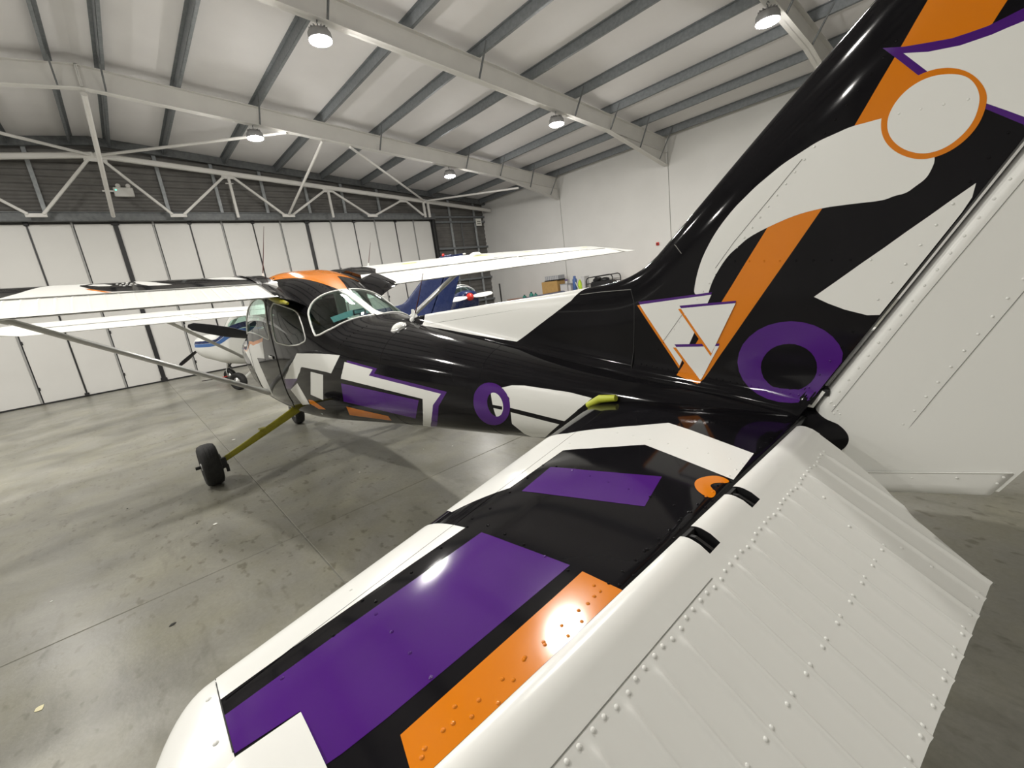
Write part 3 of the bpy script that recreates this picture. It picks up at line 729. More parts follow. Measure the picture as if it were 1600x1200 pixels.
# ---------------------------------------------------------------- the black, white, orange and purple airplane
DEC = {"FIN":{"orange_top":[[-6.309,1.934],[-6.333,1.976],[-6.356,2.017],[-6.378,2.055],[-6.399,2.092],[-6.418,2.127],[-6.437,2.161],[-6.448,2.182],[-6.458,2.202],[-6.503,2.178],[-6.546,2.156],[-6.586,2.135],[-6.576,2.117],[-6.566,2.098],[-6.556,2.08],[-6.546,2.061],[-6.528,2.021],[-6.509,1.98],[-6.489,1.936],[-6.468,1.89],[-6.447,1.842],[-6.407,1.853],[-6.365,1.865],[-6.338,1.899]],
"purple_star":[[-6.359,2.096],[-6.4,2.081],[-6.443,2.071],[-6.484,2.062],[-6.513,2.061],[-6.541,2.061],[-6.567,2.066],[-6.591,2.071],[-6.613,2.077],[-6.633,2.083],[-6.637,2.038],[-6.642,1.992],[-6.646,1.946],[-6.651,1.898],[-6.656,1.851],[-6.66,1.802],[-6.637,1.82],[-6.612,1.839],[-6.584,1.863],[-6.555,1.888],[-6.521,1.915],[-6.485,1.942],[-6.457,1.976],[-6.428,2.01],[-6.394,2.053]],
"white_star":[[-6.4,2.067],[-6.445,2.051],[-6.472,2.046],[-6.499,2.041],[-6.524,2.041],[-6.548,2.041],[-6.571,2.044],[-6.594,2.046],[-6.615,2.053],[-6.635,2.059],[-6.64,2.013],[-6.644,1.966],[-6.649,1.918],[-6.654,1.869],[-6.659,1.82],[-6.635,1.837],[-6.611,1.855],[-6.584,1.877],[-6.556,1.899],[-6.521,1.927],[-6.484,1.956],[-6.444,2.012]],
"ring_o":[[-6.484,2.004],[-6.521,1.978],[-6.547,1.937],[-6.553,1.903],[-6.542,1.857],[-6.513,1.824],[-6.477,1.81],[-6.438,1.814],[-6.395,1.845],[-6.369,1.886],[-6.363,1.931],[-6.375,1.966],[-6.405,1.998],[-6.443,2.011]],
"ring_w":[[-6.489,1.988],[-6.518,1.97],[-6.536,1.938],[-6.541,1.907],[-6.532,1.865],[-6.505,1.835],[-6.476,1.823],[-6.444,1.826],[-6.407,1.85],[-6.381,1.888],[-6.376,1.927],[-6.389,1.961],[-6.414,1.986],[-6.45,1.997]],
"flame":[[-6.389,1.961],[-6.362,1.934],[-6.333,1.934],[-6.302,1.935],[-6.266,1.928],[-6.227,1.921],[-6.186,1.904],[-6.143,1.887],[-6.104,1.864],[-6.063,1.839],[-6.031,1.814],[-5.997,1.788],[-5.941,1.729],[-5.899,1.664],[-5.876,1.613],[-5.86,1.556],[-5.854,1.515],[-5.906,1.511],[-5.913,1.536],[-5.932,1.578],[-5.974,1.638],[-6.011,1.666],[-6.046,1.692],[-6.112,1.716],[-6.181,1.735],[-6.249,1.74],[-6.286,1.738],[-6.32,1.736],[-6.38,1.731],[-6.4,1.738],[-6.424,1.739],[-6.441,1.752],[-6.458,1.764],[-6.467,1.78],[-6.475,1.809],[-6.457,1.861],[-6.423,1.91]],
"leaf":[[-6.229,1.487],[-6.285,1.53],[-6.337,1.571],[-6.386,1.608],[-6.43,1.643],[-6.472,1.675],[-6.511,1.706],[-6.548,1.734],[-6.544,1.703],[-6.537,1.671],[-6.522,1.629],[-6.511,1.607],[-6.484,1.565],[-6.456,1.522],[-6.427,1.475],[-6.396,1.427],[-6.359,1.427],[-6.307,1.445],[-6.266,1.465]],
"orange_low":[[-6.111,1.729],[-6.183,1.739],[-6.249,1.748],[-6.213,1.694],[-6.175,1.637],[-6.134,1.576],[-6.09,1.511],[-6.043,1.441],[-5.993,1.366],[-5.939,1.286],[-5.885,1.201],[-5.867,1.184],[-5.778,1.21],[-5.832,1.299],[-5.887,1.384],[-5.938,1.463],[-5.986,1.536],[-6.03,1.605],[-6.072,1.669]],
"tri1":[[-5.626,1.493],[-5.733,1.501],[-5.83,1.508],[-5.919,1.514],[-5.878,1.431],[-5.835,1.342],[-5.789,1.248],[-5.736,1.328],[-5.682,1.409]],
"tri2":[[-5.803,1.471],[-5.907,1.476],[-6.002,1.48],[-5.96,1.394],[-5.915,1.302],[-5.859,1.385]],
"tri3":[[-5.775,1.322],[-5.862,1.325],[-5.943,1.329],[-5.907,1.263],[-5.875,1.196],[-5.824,1.256]],
"ringp_o":[[-6.312,1.287],[-6.309,1.259],[-6.301,1.231],[-6.286,1.205],[-6.265,1.182],[-6.239,1.164],[-6.21,1.152],[-6.178,1.147],[-6.144,1.147],[-6.11,1.153],[-6.076,1.165],[-6.046,1.184],[-6.024,1.209],[-6.01,1.239],[-6.005,1.272],[-6.01,1.305],[-6.023,1.336],[-6.044,1.363],[-6.071,1.386],[-6.102,1.402],[-6.135,1.411],[-6.169,1.414],[-6.202,1.41],[-6.232,1.4],[-6.258,1.385],[-6.28,1.365],[-6.297,1.341],[-6.307,1.315]],
"ringp_i":[[-6.243,1.267],[-6.242,1.25],[-6.237,1.234],[-6.228,1.218],[-6.216,1.205],[-6.202,1.194],[-6.186,1.187],[-6.168,1.183],[-6.15,1.184],[-6.132,1.188],[-6.115,1.196],[-6.101,1.208],[-6.09,1.222],[-6.084,1.24],[-6.081,1.258],[-6.083,1.276],[-6.09,1.294],[-6.1,1.31],[-6.113,1.323],[-6.129,1.333],[-6.147,1.339],[-6.165,1.341],[-6.182,1.34],[-6.199,1.334],[-6.213,1.326],[-6.226,1.314],[-6.235,1.3],[-6.241,1.284]],
"dorsal":[[-5.248,1.527],[-5.129,1.467],[-4.993,1.401],[-4.849,1.329],[-4.681,1.342],[-4.458,1.368],[-4.202,1.398],[-3.899,1.431]],
"trip1":[[-5.62,1.504],[-5.731,1.511],[-5.831,1.517],[-5.922,1.523],[-5.88,1.439],[-5.836,1.349],[-5.789,1.254],[-5.734,1.335],[-5.679,1.418]],
"trio1":[[-5.614,1.491],[-5.721,1.498],[-5.817,1.504],[-5.905,1.51],[-5.868,1.424],[-5.828,1.332],[-5.786,1.236],[-5.73,1.318],[-5.673,1.403]],
"trip2":[[-5.798,1.481],[-5.906,1.485],[-6.004,1.488],[-5.961,1.401],[-5.915,1.307],[-5.857,1.393]],
"trio2":[[-5.792,1.469],[-5.895,1.473],[-5.989,1.476],[-5.952,1.386],[-5.912,1.29],[-5.853,1.378]],
"trip3":[[-5.771,1.332],[-5.861,1.335],[-5.945,1.338],[-5.909,1.27],[-5.874,1.2],[-5.821,1.264]],
"trio3":[[-5.764,1.319],[-5.85,1.321],[-5.929,1.324],[-5.899,1.254],[-5.875,1.185],[-5.817,1.249]]},"STAB":{"bandA_in":[[-5.524,0.599],[-5.529,0.567],[-5.632,0.558],[-5.678,0.521],[-5.75,0.471],[-5.827,0.409],[-5.897,0.342],[-5.987,0.366],[-6.1,0.403],[-6.196,0.432],[-6.212,0.607],[-6.131,0.59],[-6.038,0.569],[-5.929,0.543],[-5.869,0.597],[-5.805,0.649],[-5.734,0.696],[-5.758,0.84],[-5.779,0.962]],
"bandA_end":[[-5.66,1.108]],
"bandB_in":[[-5.841,1.156],[-5.908,1.649]],
"bandB_LE":[[-5.669,1.205]],
"purple1":[[-5.787,0.811],[-5.894,0.776],[-5.987,0.735],[-6.071,0.695],[-6.112,0.844],[-6.049,0.873],[-5.981,0.903],[-5.908,0.933],[-5.824,0.961]],
"purple2":[[-5.891,1.147],[-5.974,1.133],[-6.046,1.119],[-6.111,1.104],[-6.113,1.18],[-6.116,1.247],[-6.118,1.307],[-6.12,1.361],[-6.122,1.41],[-6.123,1.454],[-6.125,1.494],[-6.126,1.531],[-6.124,1.551],[-6.122,1.571],[-6.079,1.572],[-6.029,1.572],[-6.027,1.599],[-6.026,1.625],[-6.024,1.65],[-5.987,1.649],[-5.945,1.649],[-5.941,1.612],[-5.938,1.573],[-5.934,1.529],[-5.929,1.481],[-5.923,1.428],[-5.917,1.37],[-5.909,1.304],[-5.9,1.231]],
"orange":[[-6.139,1.101],[-6.183,1.095],[-6.225,1.089],[-6.228,1.158],[-6.23,1.22],[-6.233,1.275],[-6.235,1.324],[-6.203,1.486],[-6.157,1.489],[-6.155,1.449],[-6.153,1.406],[-6.151,1.358],[-6.148,1.304],[-6.146,1.244],[-6.142,1.177]],
"ring":[[-6.209,0.616],[-6.175,0.606],[-6.149,0.636],[-6.143,0.672],[-6.169,0.711],[-6.211,0.725],[-6.208,0.688],[-6.185,0.673],[-6.18,0.659],[-6.19,0.642],[-6.207,0.634]],
"tipseam":[[-5.785,1.65],[-5.908,1.649],[-5.948,1.649],[-5.989,1.649]],
"horn":[[-6.024,1.65],[-6.025,1.626],[-6.027,1.599],[-6.029,1.572],[-6.082,1.571],[-6.129,1.57],[-6.096,1.596],[-6.061,1.623]]},"FUSD":{"w1":[[-2.399,0.087],[-2.528,0.101],[-2.641,0.116],[-2.747,0.131],[-2.847,0.15],[-2.939,0.171],[-3.027,0.192],[-3.114,0.206],[-3.2,0.215],[-3.17,0.155],[-3.132,0.096],[-3.085,0.042],[-3.03,0.0],[-2.944,0.003],[-2.855,0.004],[-2.761,0.006],[-2.663,0.007],[-2.562,0.009],[-2.45,0.009],[-2.386,-0.003],[-2.318,-0.016],[-2.246,-0.039],[-2.126,-0.04],[-1.996,-0.042],[-1.854,-0.045],[-1.965,-0.017],[-2.065,-0.003],[-2.158,0.007],[-2.246,0.023],[-2.326,0.05]],
"w2":[[-2.635,-0.002],[-2.718,-0.004],[-2.799,-0.007],[-2.876,-0.009],[-2.852,-0.037],[-2.824,-0.075],[-2.791,-0.12],[-2.75,-0.172],[-2.698,-0.232],[-2.629,-0.209],[-2.555,-0.188],[-2.475,-0.168],[-2.519,-0.12],[-2.555,-0.08],[-2.585,-0.046],[-2.611,-0.018]],
"w3":[[-2.223,-0.068],[-2.256,-0.102],[-2.283,-0.141],[-2.302,-0.187],[-2.311,-0.239],[-2.304,-0.3],[-2.197,-0.309],[-2.081,-0.32],[-2.069,-0.261],[-2.04,-0.211],[-1.999,-0.167],[-1.948,-0.129],[-2.094,-0.095]],
"p1":[[-1.854,-0.045],[-2.001,-0.042],[-2.135,-0.04],[-2.259,-0.039],[-2.166,-0.062],[-2.066,-0.09],[-1.954,-0.124],[-1.806,-0.124],[-1.834,-0.08]],
"o1":[[-2.351,-0.232],[-2.45,-0.234],[-2.515,-0.275],[-2.569,-0.321],[-2.611,-0.373],[-2.539,-0.371],[-2.46,-0.37],[-2.397,-0.326],[-2.321,-0.287]],
"w4":[[-3.275,0.149],[-3.343,0.146],[-3.41,0.143],[-3.475,0.139],[-3.539,0.134],[-3.603,0.129],[-3.665,0.123],[-3.638,0.083],[-3.608,0.044],[-3.681,0.038],[-3.752,0.031],[-3.821,0.025],[-3.888,0.018],[-3.953,0.011],[-4.017,0.005],[-4.078,-0.001],[-4.138,-0.005],[-4.196,-0.009],[-4.253,-0.014],[-4.308,-0.019],[-4.362,-0.025],[-4.414,-0.031],[-4.38,-0.071],[-4.342,-0.116],[-4.301,-0.165],[-4.27,-0.24],[-4.226,-0.329],[-4.162,-0.443],[-4.018,-0.651],[-3.972,-0.649],[-3.926,-0.647],[-4.066,-0.445],[-4.127,-0.333],[-4.165,-0.245],[-4.192,-0.171],[-4.211,-0.107],[-4.155,-0.099],[-4.097,-0.092],[-4.037,-0.085],[-3.976,-0.078],[-3.912,-0.071],[-3.848,-0.065],[-3.781,-0.059],[-3.712,-0.053],[-3.642,-0.047],[-3.57,-0.041],[-3.496,-0.036],[-3.421,-0.031],[-3.343,-0.026],[-3.263,-0.022],[-3.18,-0.018],[-3.22,0.018],[-3.253,0.081]],
"p2":[[-3.304,0.174],[-3.377,0.171],[-3.449,0.167],[-3.52,0.162],[-3.589,0.156],[-3.657,0.15],[-3.723,0.144],[-3.703,0.111],[-3.681,0.077],[-3.748,0.072],[-3.813,0.066],[-3.876,0.06],[-3.938,0.054],[-3.998,0.047],[-4.057,0.041],[-4.114,0.034],[-4.17,0.028],[-4.224,0.021],[-4.276,0.014],[-4.328,0.008],[-4.378,0.001],[-4.426,-0.003],[-4.474,-0.007],[-4.439,-0.053],[-4.401,-0.107],[-4.357,-0.169],[-4.328,-0.244],[-4.288,-0.334],[-4.227,-0.448],[-4.083,-0.666],[-4.021,-0.673],[-3.955,-0.681],[-4.119,-0.466],[-4.19,-0.356],[-4.239,-0.271],[-4.277,-0.199],[-4.308,-0.136],[-4.333,-0.08],[-4.281,-0.073],[-4.228,-0.066],[-4.173,-0.059],[-4.117,-0.052],[-4.059,-0.045],[-4.0,-0.039],[-3.939,-0.033],[-3.876,-0.027],[-3.812,-0.022],[-3.746,-0.017],[-3.678,-0.012],[-3.608,-0.008],[-3.537,-0.005],[-3.464,-0.002],[-3.39,0.002],[-3.314,0.006],[-3.317,0.058],[-3.314,0.115]],
"p3":[[-3.161,-0.051],[-3.246,-0.056],[-3.329,-0.061],[-3.408,-0.067],[-3.486,-0.072],[-3.561,-0.077],[-3.635,-0.082],[-3.708,-0.088],[-3.778,-0.093],[-3.846,-0.099],[-3.913,-0.105],[-3.978,-0.111],[-4.04,-0.117],[-4.101,-0.122],[-4.161,-0.129],[-4.132,-0.186],[-4.097,-0.251],[-4.052,-0.327],[-3.991,-0.419],[-3.933,-0.403],[-3.873,-0.387],[-3.811,-0.373],[-3.746,-0.359],[-3.68,-0.345],[-3.612,-0.332],[-3.542,-0.319],[-3.471,-0.306],[-3.399,-0.292],[-3.324,-0.279],[-3.247,-0.266],[-3.167,-0.253],[-3.083,-0.239],[-3.113,-0.183],[-3.134,-0.134],[-3.15,-0.09]],
"o2":[[-3.072,-0.31],[-3.15,-0.324],[-3.225,-0.339],[-3.296,-0.353],[-3.365,-0.368],[-3.433,-0.383],[-3.498,-0.397],[-3.563,-0.412],[-3.626,-0.427],[-3.58,-0.542],[-3.51,-0.535],[-3.439,-0.528],[-3.367,-0.519],[-3.294,-0.51],[-3.219,-0.501],[-3.141,-0.492],[-3.061,-0.482],[-2.979,-0.472],[-3.039,-0.382]],
"ring_o":[[-4.971,0.022],[-4.975,-0.026],[-4.971,-0.078],[-4.959,-0.136],[-4.938,-0.196],[-4.908,-0.256],[-4.873,-0.31],[-4.834,-0.353],[-4.795,-0.379],[-4.76,-0.384],[-4.732,-0.366],[-4.712,-0.329],[-4.698,-0.28],[-4.69,-0.224],[-4.687,-0.165],[-4.689,-0.108],[-4.696,-0.055],[-4.707,-0.01],[-4.724,0.04],[-4.745,0.094],[-4.768,0.139],[-4.794,0.172],[-4.823,0.193],[-4.854,0.199],[-4.884,0.191],[-4.913,0.167],[-4.938,0.13],[-4.958,0.081]],
"ring_i":[[-4.923,-0.036],[-4.923,-0.065],[-4.92,-0.095],[-4.913,-0.126],[-4.903,-0.155],[-4.891,-0.182],[-4.877,-0.202],[-4.862,-0.216],[-4.848,-0.221],[-4.835,-0.217],[-4.824,-0.205],[-4.815,-0.186],[-4.809,-0.161],[-4.805,-0.132],[-4.803,-0.102],[-4.804,-0.072],[-4.807,-0.043],[-4.813,-0.019],[-4.821,-0.0],[-4.831,0.025],[-4.842,0.045],[-4.854,0.059],[-4.867,0.064],[-4.88,0.062],[-4.893,0.051],[-4.904,0.033],[-4.913,0.008],[-4.92,-0.012]],
"cross":[[-4.816,-0.07],[-4.85,-0.073],[-4.883,-0.077],[-4.915,-0.08],[-4.909,-0.119],[-4.877,-0.115],[-4.844,-0.111],[-4.81,-0.107]],
"lw1":[[-4.919,0.147],[-4.956,0.178],[-4.992,0.209],[-5.02,0.218],[-5.048,0.227],[-5.075,0.236],[-5.111,0.238],[-5.146,0.239],[-5.18,0.241],[-5.213,0.243],[-5.246,0.244],[-5.278,0.246],[-5.309,0.248],[-5.34,0.249],[-5.364,0.243],[-5.388,0.236],[-5.412,0.229],[-5.435,0.223],[-5.458,0.215],[-5.441,0.15],[-5.422,0.086],[-5.401,0.022],[-5.378,-0.025],[-5.354,-0.07],[-5.329,-0.12],[-5.301,-0.174],[-5.271,-0.164],[-5.24,-0.154],[-5.209,-0.144],[-5.177,-0.135],[-5.144,-0.126],[-5.111,-0.117],[-5.077,-0.109],[-5.042,-0.1],[-5.006,-0.092],[-4.969,-0.084],[-4.973,-0.031],[-4.976,0.018],[-4.958,0.061],[-4.939,0.104]],
"lw2":[[-4.966,-0.139],[-5.002,-0.148],[-5.037,-0.158],[-5.072,-0.168],[-5.106,-0.178],[-5.139,-0.189],[-5.171,-0.2],[-5.203,-0.211],[-5.234,-0.222],[-5.264,-0.234],[-5.233,-0.297],[-5.197,-0.37],[-5.155,-0.459],[-5.096,-0.591],[-4.983,-0.677],[-4.983,-0.591],[-4.969,-0.538],[-4.967,-0.445],[-4.955,-0.374],[-4.94,-0.315],[-4.951,-0.249],[-4.96,-0.191]],
"dw":[[0.351,0.18],[-0.401,0.085],[-0.779,0.054],[-1.081,0.057],[-1.331,0.065],[-1.309,0.045],[-1.284,0.028],[-1.258,0.015],[-1.23,0.008],[-1.032,0.008],[-0.804,0.008],[-0.859,0.001],[-0.911,-0.011],[-0.96,-0.036],[-1.0,-0.071],[-1.029,-0.116],[-1.038,-0.172],[-1.013,-0.244],[-0.897,-0.356],[-0.539,-0.226],[-0.539,-0.152],[-0.496,-0.096],[-0.428,-0.051],[-0.342,-0.017],[-0.241,0.003],[-0.135,0.032],[0.033,0.106]],
"do":[[0.555,0.245],[-0.44,0.102],[-0.834,0.071],[-1.146,0.074],[-1.399,0.085],[-1.331,0.065],[-1.081,0.057],[-0.779,0.054],[-0.401,0.085],[0.351,0.18]],
"roof":[[-1.47,0.911],[-1.507,0.946],[-1.514,0.977],[-1.501,0.995],[-2.455,0.998],[-2.397,0.99],[-2.337,0.978],[-2.277,0.964],[-2.215,0.949],[-2.148,0.932],[-2.074,0.916],[-2.036,0.885],[-1.99,0.853],[-1.932,0.822],[-1.857,0.794],[-1.766,0.77],[-1.674,0.739],[-1.562,0.711],[-1.409,0.695]],
"rwin":[[-2.521,0.535],[-2.503,0.587],[-2.478,0.641],[-2.482,0.69],[-2.48,0.739],[-2.47,0.789],[-2.48,0.839],[-2.482,0.888],[-2.476,0.934],[-2.478,0.97],[-2.475,0.994],[-2.83,0.998],[-2.908,0.994],[-2.991,0.986],[-3.094,0.965],[-3.087,0.927],[-3.076,0.889],[-3.062,0.851],[-3.054,0.798],[-3.04,0.747],[-3.021,0.696],[-3.008,0.635],[-2.988,0.574],[-2.961,0.515],[-2.929,0.464],[-2.892,0.413],[-2.847,0.363],[-2.776,0.325],[-2.735,0.349],[-2.695,0.385],[-2.652,0.419],[-2.607,0.454],[-2.566,0.494]],
"swin":[[-1.724,0.359],[-1.861,0.376],[-1.982,0.397],[-2.085,0.422],[-2.197,0.442],[-2.299,0.462],[-2.392,0.447],[-2.442,0.415],[-2.487,0.384],[-2.529,0.352],[-2.56,0.321],[-2.589,0.29],[-2.615,0.259],[-2.603,0.219],[-2.538,0.188],[-2.464,0.16],[-2.338,0.132],[-2.196,0.107],[-2.036,0.097],[-1.857,0.09],[-1.837,0.12],[-1.812,0.152],[-1.782,0.187],[-1.78,0.226],[-1.77,0.268],[-1.752,0.312]],
"dwin":[[-0.806,0.461],[-1.262,0.37],[-1.502,0.363],[-1.579,0.344],[-1.613,0.298],[-1.637,0.256],[-1.653,0.217],[-1.663,0.18],[-1.666,0.146],[-1.664,0.115],[-1.658,0.087],[-1.528,0.09],[-1.39,0.095],[-1.166,0.11],[-0.891,0.137],[-0.812,0.162],[-0.722,0.193],[-0.7,0.245],[-0.639,0.313]],
"doorline":[[-1.528,0.375],[-1.57,0.348],[-1.607,0.322],[-1.649,0.278],[-1.681,0.236],[-1.706,0.198],[-1.724,0.161],[-1.737,0.128],[-1.745,0.098],[-1.75,0.071],[-1.751,0.047],[-1.75,0.028],[-1.748,0.013],[-1.755,0.006],[-1.762,-0.002],[-1.768,-0.017],[-1.772,-0.043],[-1.771,-0.079],[-1.761,-0.125],[-1.737,-0.181]],
"beacon":[[-3.728,0.78]],
"antbase":[]},"WNG":{"black":[[0.412,1.791],[0.343,1.703],[0.419,0.824],[0.506,0.723],[0.574,0.617],[0.693,0.59],[0.697,0.719],[0.7,0.842],[0.704,0.96],[0.707,1.074],[0.71,1.183],[0.714,1.288],[0.716,1.375],[0.718,1.459],[0.72,1.54],[0.721,1.619],[0.723,1.696],[0.593,1.764]],
"lens":[[0.464,1.428],[0.581,1.376],[0.581,1.3],[0.58,1.222],[0.517,1.271],[0.438,1.321],[0.346,1.399]],
"lens2":[[0.433,1.744],[0.409,1.679],[0.38,1.612],[0.488,1.601],[0.517,1.666]],
"orange":[[0.573,1.764],[0.634,1.743],[0.722,1.703],[0.717,1.721]]}}
FN, ST, FD, WG = DEC['FIN'], DEC['STAB'], DEC['FUSD'], DEC['WNG']
plane = empty('airplane', (0, 0, 0))
tag(plane, 'high wing airplane with glossy black fuselage and white, orange and purple graphics', 'airplane')

def fus_out(P):
    o = P.copy(); o[:, 0] = 0; o[:, 2] -= np.interp(P[:, 0], *FT[2]); return o
def Sf(side): return lambda x, t: fus(x, np.clip(t, -1, 1), side)
def Sn(side): return lambda x, z: fin(x, np.minimum(z, fin_le(x)), side)
SS = lambda x, y: stab(x, y, 1)
def SQ(q, y):
    # tailplane skin by root of the chord fraction; q < 0 runs round the nose to the underside
    q = np.asarray(q, float); le = stab_le(y)
    return np.where((q >= 0)[..., None], stab(le-(le-HX)*q*q, y, 1), stab(le-(le-HX)*q*q, y, -1))
def to_q(pts): return [(math.sqrt(max((float(stab_le(y))-x)/(float(stab_le(y))-HX), 0)), y) for x, y in pts]
def SNW(side):
    return lambda x, w: fin(x, fin_le(x)-np.maximum(w, 0)**2, side)

# window outlines in fuselage coordinates (x, t)
RWIN = [(-2.525, .52), (-2.480, .641), (-2.468, .789), (-2.464, .90), (-2.458, .985), (-3.11, .983), (-3.062, .851), (-3.021, .696), (-2.961, .52), (-2.85, .37), (-2.776, .322), (-2.735, .349), (-2.615, .444)]
SWIN = [(-1.80, .40), (-2.085, .432), (-2.299, .462), (-2.392, .447), (-2.529, .352), (-2.612, .259), (-2.603, .219), (-2.464, .16), (-2.196, .112), (-1.89, .088), (-1.83, .115)]
DWIN = [(-.62, .36), (-.70, .40), (-1.40, .40), (-1.58, .385), (-1.645, .32), (-1.672, .157), (-1.658, .087), (-1.45, .085), (-.95, .12), (-.50, .165), (-.47, .20)]
WSH = [(-.03, .42), (-.03, .965), (-.50, .975), (-.60, .90), (-.60, .56), (-.48, .44), (-.2, .36)]
def round_poly(p, k=2):
    """corner cutting for soft window corners"""
    for _ in range(k):
        q = []
        for i in range(len(p)):
            a, b_ = p[i], p[(i+1) % len(p)]
            q += [(a[0]*.82+b_[0]*.18, a[1]*.82+b_[1]*.18), (a[0]*.18+b_[0]*.82, a[1]*.18+b_[1]*.82)]
        p = q
    return p
WINS = {'rear_window': round_poly(RWIN, 1), 'side_window': round_poly(SWIN, 1), 'door_window': round_poly(DWIN, 2), 'windscreen': round_poly(WSH, 1)}

def soften(p, k=2):
    for _ in range(k):
        q = []
        for i in range(len(p)):
            a, b_ = p[i], p[(i+1) % len(p)]
            q += [(a[0]*.75+b_[0]*.25, a[1]*.75+b_[1]*.25), (a[0]*.25+b_[0]*.75, a[1]*.25+b_[1]*.75)]
        p = q
    return p
def fuselage(root, mat, frame_mat, glass_mat, full=True):
    body = None
    for side in (1, -1):
        dom = [(-6.339, -1), (.989, -1), (.989, 1), (-6.339, 1)]
        o = patch('fuselage', Sf(side), dom, mat, root, 0, (.065, .045), list(WINS.values()), fus_out)
        if body is None: body = o
        for nm, w in WINS.items():
            g = patch(nm, Sf(side), w, glass_mat, root, -.003, (.06, .05), (), fus_out)
            if full: outline('window_frame', Sf(side), w, frame_mat, g, .0085 if nm == 'rear_window' else .0065, step=(.04, .04))
    if full:
        for side in (1, -1):
            dom = [(-3.16, -.75), (-.05, -.75), (-.05, 1), (-3.16, 1)]
            patch('cabin_lining', Sf(side), dom, M['cabin'], root, -.014, (.09, .06), list(WINS.values()), fus_out)
    b = MB()
    for X in (.989, -6.339):
        th = np.linspace(-1, 1, 30)
        P = np.concatenate([fus(np.full(30, X), th, 1), fus(np.full(30, X), th[::-1], -1)])
        b.add(P, [tuple(range(60)) if X < 0 else tuple(range(60))[::-1]])
    b.build('nose_cap', mat, root)
    return body
body = fuselage(plane, M['black'], M['white'], M['glass'])

def fdecal(name, key, mat, off, pts=None):
    return patch(name, Sf(1), pts if pts is not None else [tuple(p) for p in FD[key]], mat, body, off, (.05, .03), (), fus_out)
fdecal('purple_panel', 'p2', M['purple'], .0006)
fdecal('white_bracket', 'w4', M['white'], .0011)
fdecal('purple_panel', 'p3', M['purple'], .0006)
fdecal('orange_panel', 'o2', M['orange'], .0006)
fdecal('white_angle', 'w1', M['white'], .0008)
fdecal('white_block', 'w2', M['white'], .0006)
fdecal('white_wedge', 'w3', M['white'], .0006)
fdecal('purple_wedge', 'p1', M['purple'], .0005)
fdecal('orange_wedge', 'o1', M['orange'], .0006)
fdecal('white_leaf', 'lw1', M['white'], .0006)
fdecal('white_leaf', 'lw2', M['white'], .0006)
fdecal('purple_ring', 'ring_o', M['purple'], .0010)
fdecal('black_disc', 'ring_i', M['black'], .0013)
fdecal('white_half_disc', None, M['white'], .0016, [(min(x, -4.845), t) for x, t in FD['ring_i'] if x < -4.83])
fdecal('black_bar', 'cross', M['black'], .0020)
fdecal('white_door_graphic', 'dw', M['white'], .0006)
fdecal('orange_door_stripe', 'do', M['orange'], .0009)
# roof graphic: orange wedge running to the rear window
def roof(x, y):
    x = np.asarray(x, float); y = np.asarray(y, float)
    w, zb, zm, zt, nu, nl = [np.interp(x, *T) for T in FT]
    c = np.clip(np.abs(y)/w, 0, .9999)**(nu/2)
    return np.stack([x+0*y, y+0*x, zm+(zt-zm)*np.sqrt(1-c**2)**(2/nu)], -1)
patch('orange_roof_panel', roof, [(-.70, .42), (-1.3, .43), (-1.62, .34), (-1.966, .20), (-2.25, .095), (-2.455, .035), (-2.455, -.035), (-2.30, -.075), (-2.02, -.13), (-2.06, -.30), (-2.06, -.47), (-1.6, -.47), (-.70, -.42)],
      M['orange'], body, .0012, (.06, .05), (), (0, 0, 1))
# white strip that divides the rear window
def crown(x, y): return roof(x, y)
patch('window_divider', crown, [(-2.45, .026), (-2.45, -.026), (-3.125, -.028), (-3.125, .028)], M['white'], body, .004, (.05, .02), (), (0, 0, 1))
# door shut lines
def fline(pts, mat=M['seam'], r=.0028, name='door_gap'):
    p = np.array(densify(pts+pts[::-1], .05, .03)[:None]); n = len(p)//2
    P = fus(p[:n+1, 0], p[:n+1, 1])
    return MB().tube([Vector(q) for q in P], r, 6).build(name, mat, body)
fline([(-1.60, .46), (-1.66, .33), (-1.725, .15), (-1.752, .03), (-1.77, -.093), (-1.77, -.30), (-1.66, -.42), (-.62, -.42), (-.46, -.30), (-.40, .10), (-.42, .20), (-.56, .42)], r=.004)
fline([(-1.85, .50), (-1.72, .30), (-1.775, .05), (-1.80, -.1), (-1.80, -.32)], r=.002, name='panel_gap')
MB().bar((-1.50, .562, 1.22), (-1.64, .562, 1.21), .012, .03, bev=.004).build('door_handle', M['alu'], body)
for x_ in (-3.75, -4.75):
    P = fus(np.full(40, x_), np.linspace(-.95, .9, 40)); MB().tube([Vector(q) for q in P], .0011, 5).build('skin_joint', M['black'], body)

# cabin interior
def seat(x, y, h=.78, rear=False):
    st = MB()
    st.box((x, y, .98), (.46, .42, .13), bev=.04)
    m_ = Matrix.Rotation(math.radians(12), 3, 'Y')
    st.box((x-.26, y, 1.02+h/2-.08), (.12, .42, h), m_, bev=.05)
    return st
for y in (.26, -.26):
    s_ = seat(-.95, y, .70).build('front_seat', M['seat'], plane)
    MB().box((-1.30, y, 1.70), (.10, .26, .18), bev=.05).build('headrest', M['seat'], s_)
rs = MB().box((-1.85, 0, .98), (.45, .90, .14), bev=.04).box((-2.10, 0, 1.23), (.13, .90, .50), Matrix.Rotation(math.radians(14), 3, 'Y'), bev=.05).build('rear_seat', M['seat'], plane)
MB().box((-2.02, .10, 1.60), (.13, .24, .26), bev=.09).build('headset', M['seat'], rs)
MB().box((-1.2, 0, .72), (2.4, .86, .10)).build('cabin_floor', M['cabin'], plane)
MB().box((-.32, 0, 1.28), (.06, .92, .42), bev=.02).build('instrument_panel', M['dark'], plane)
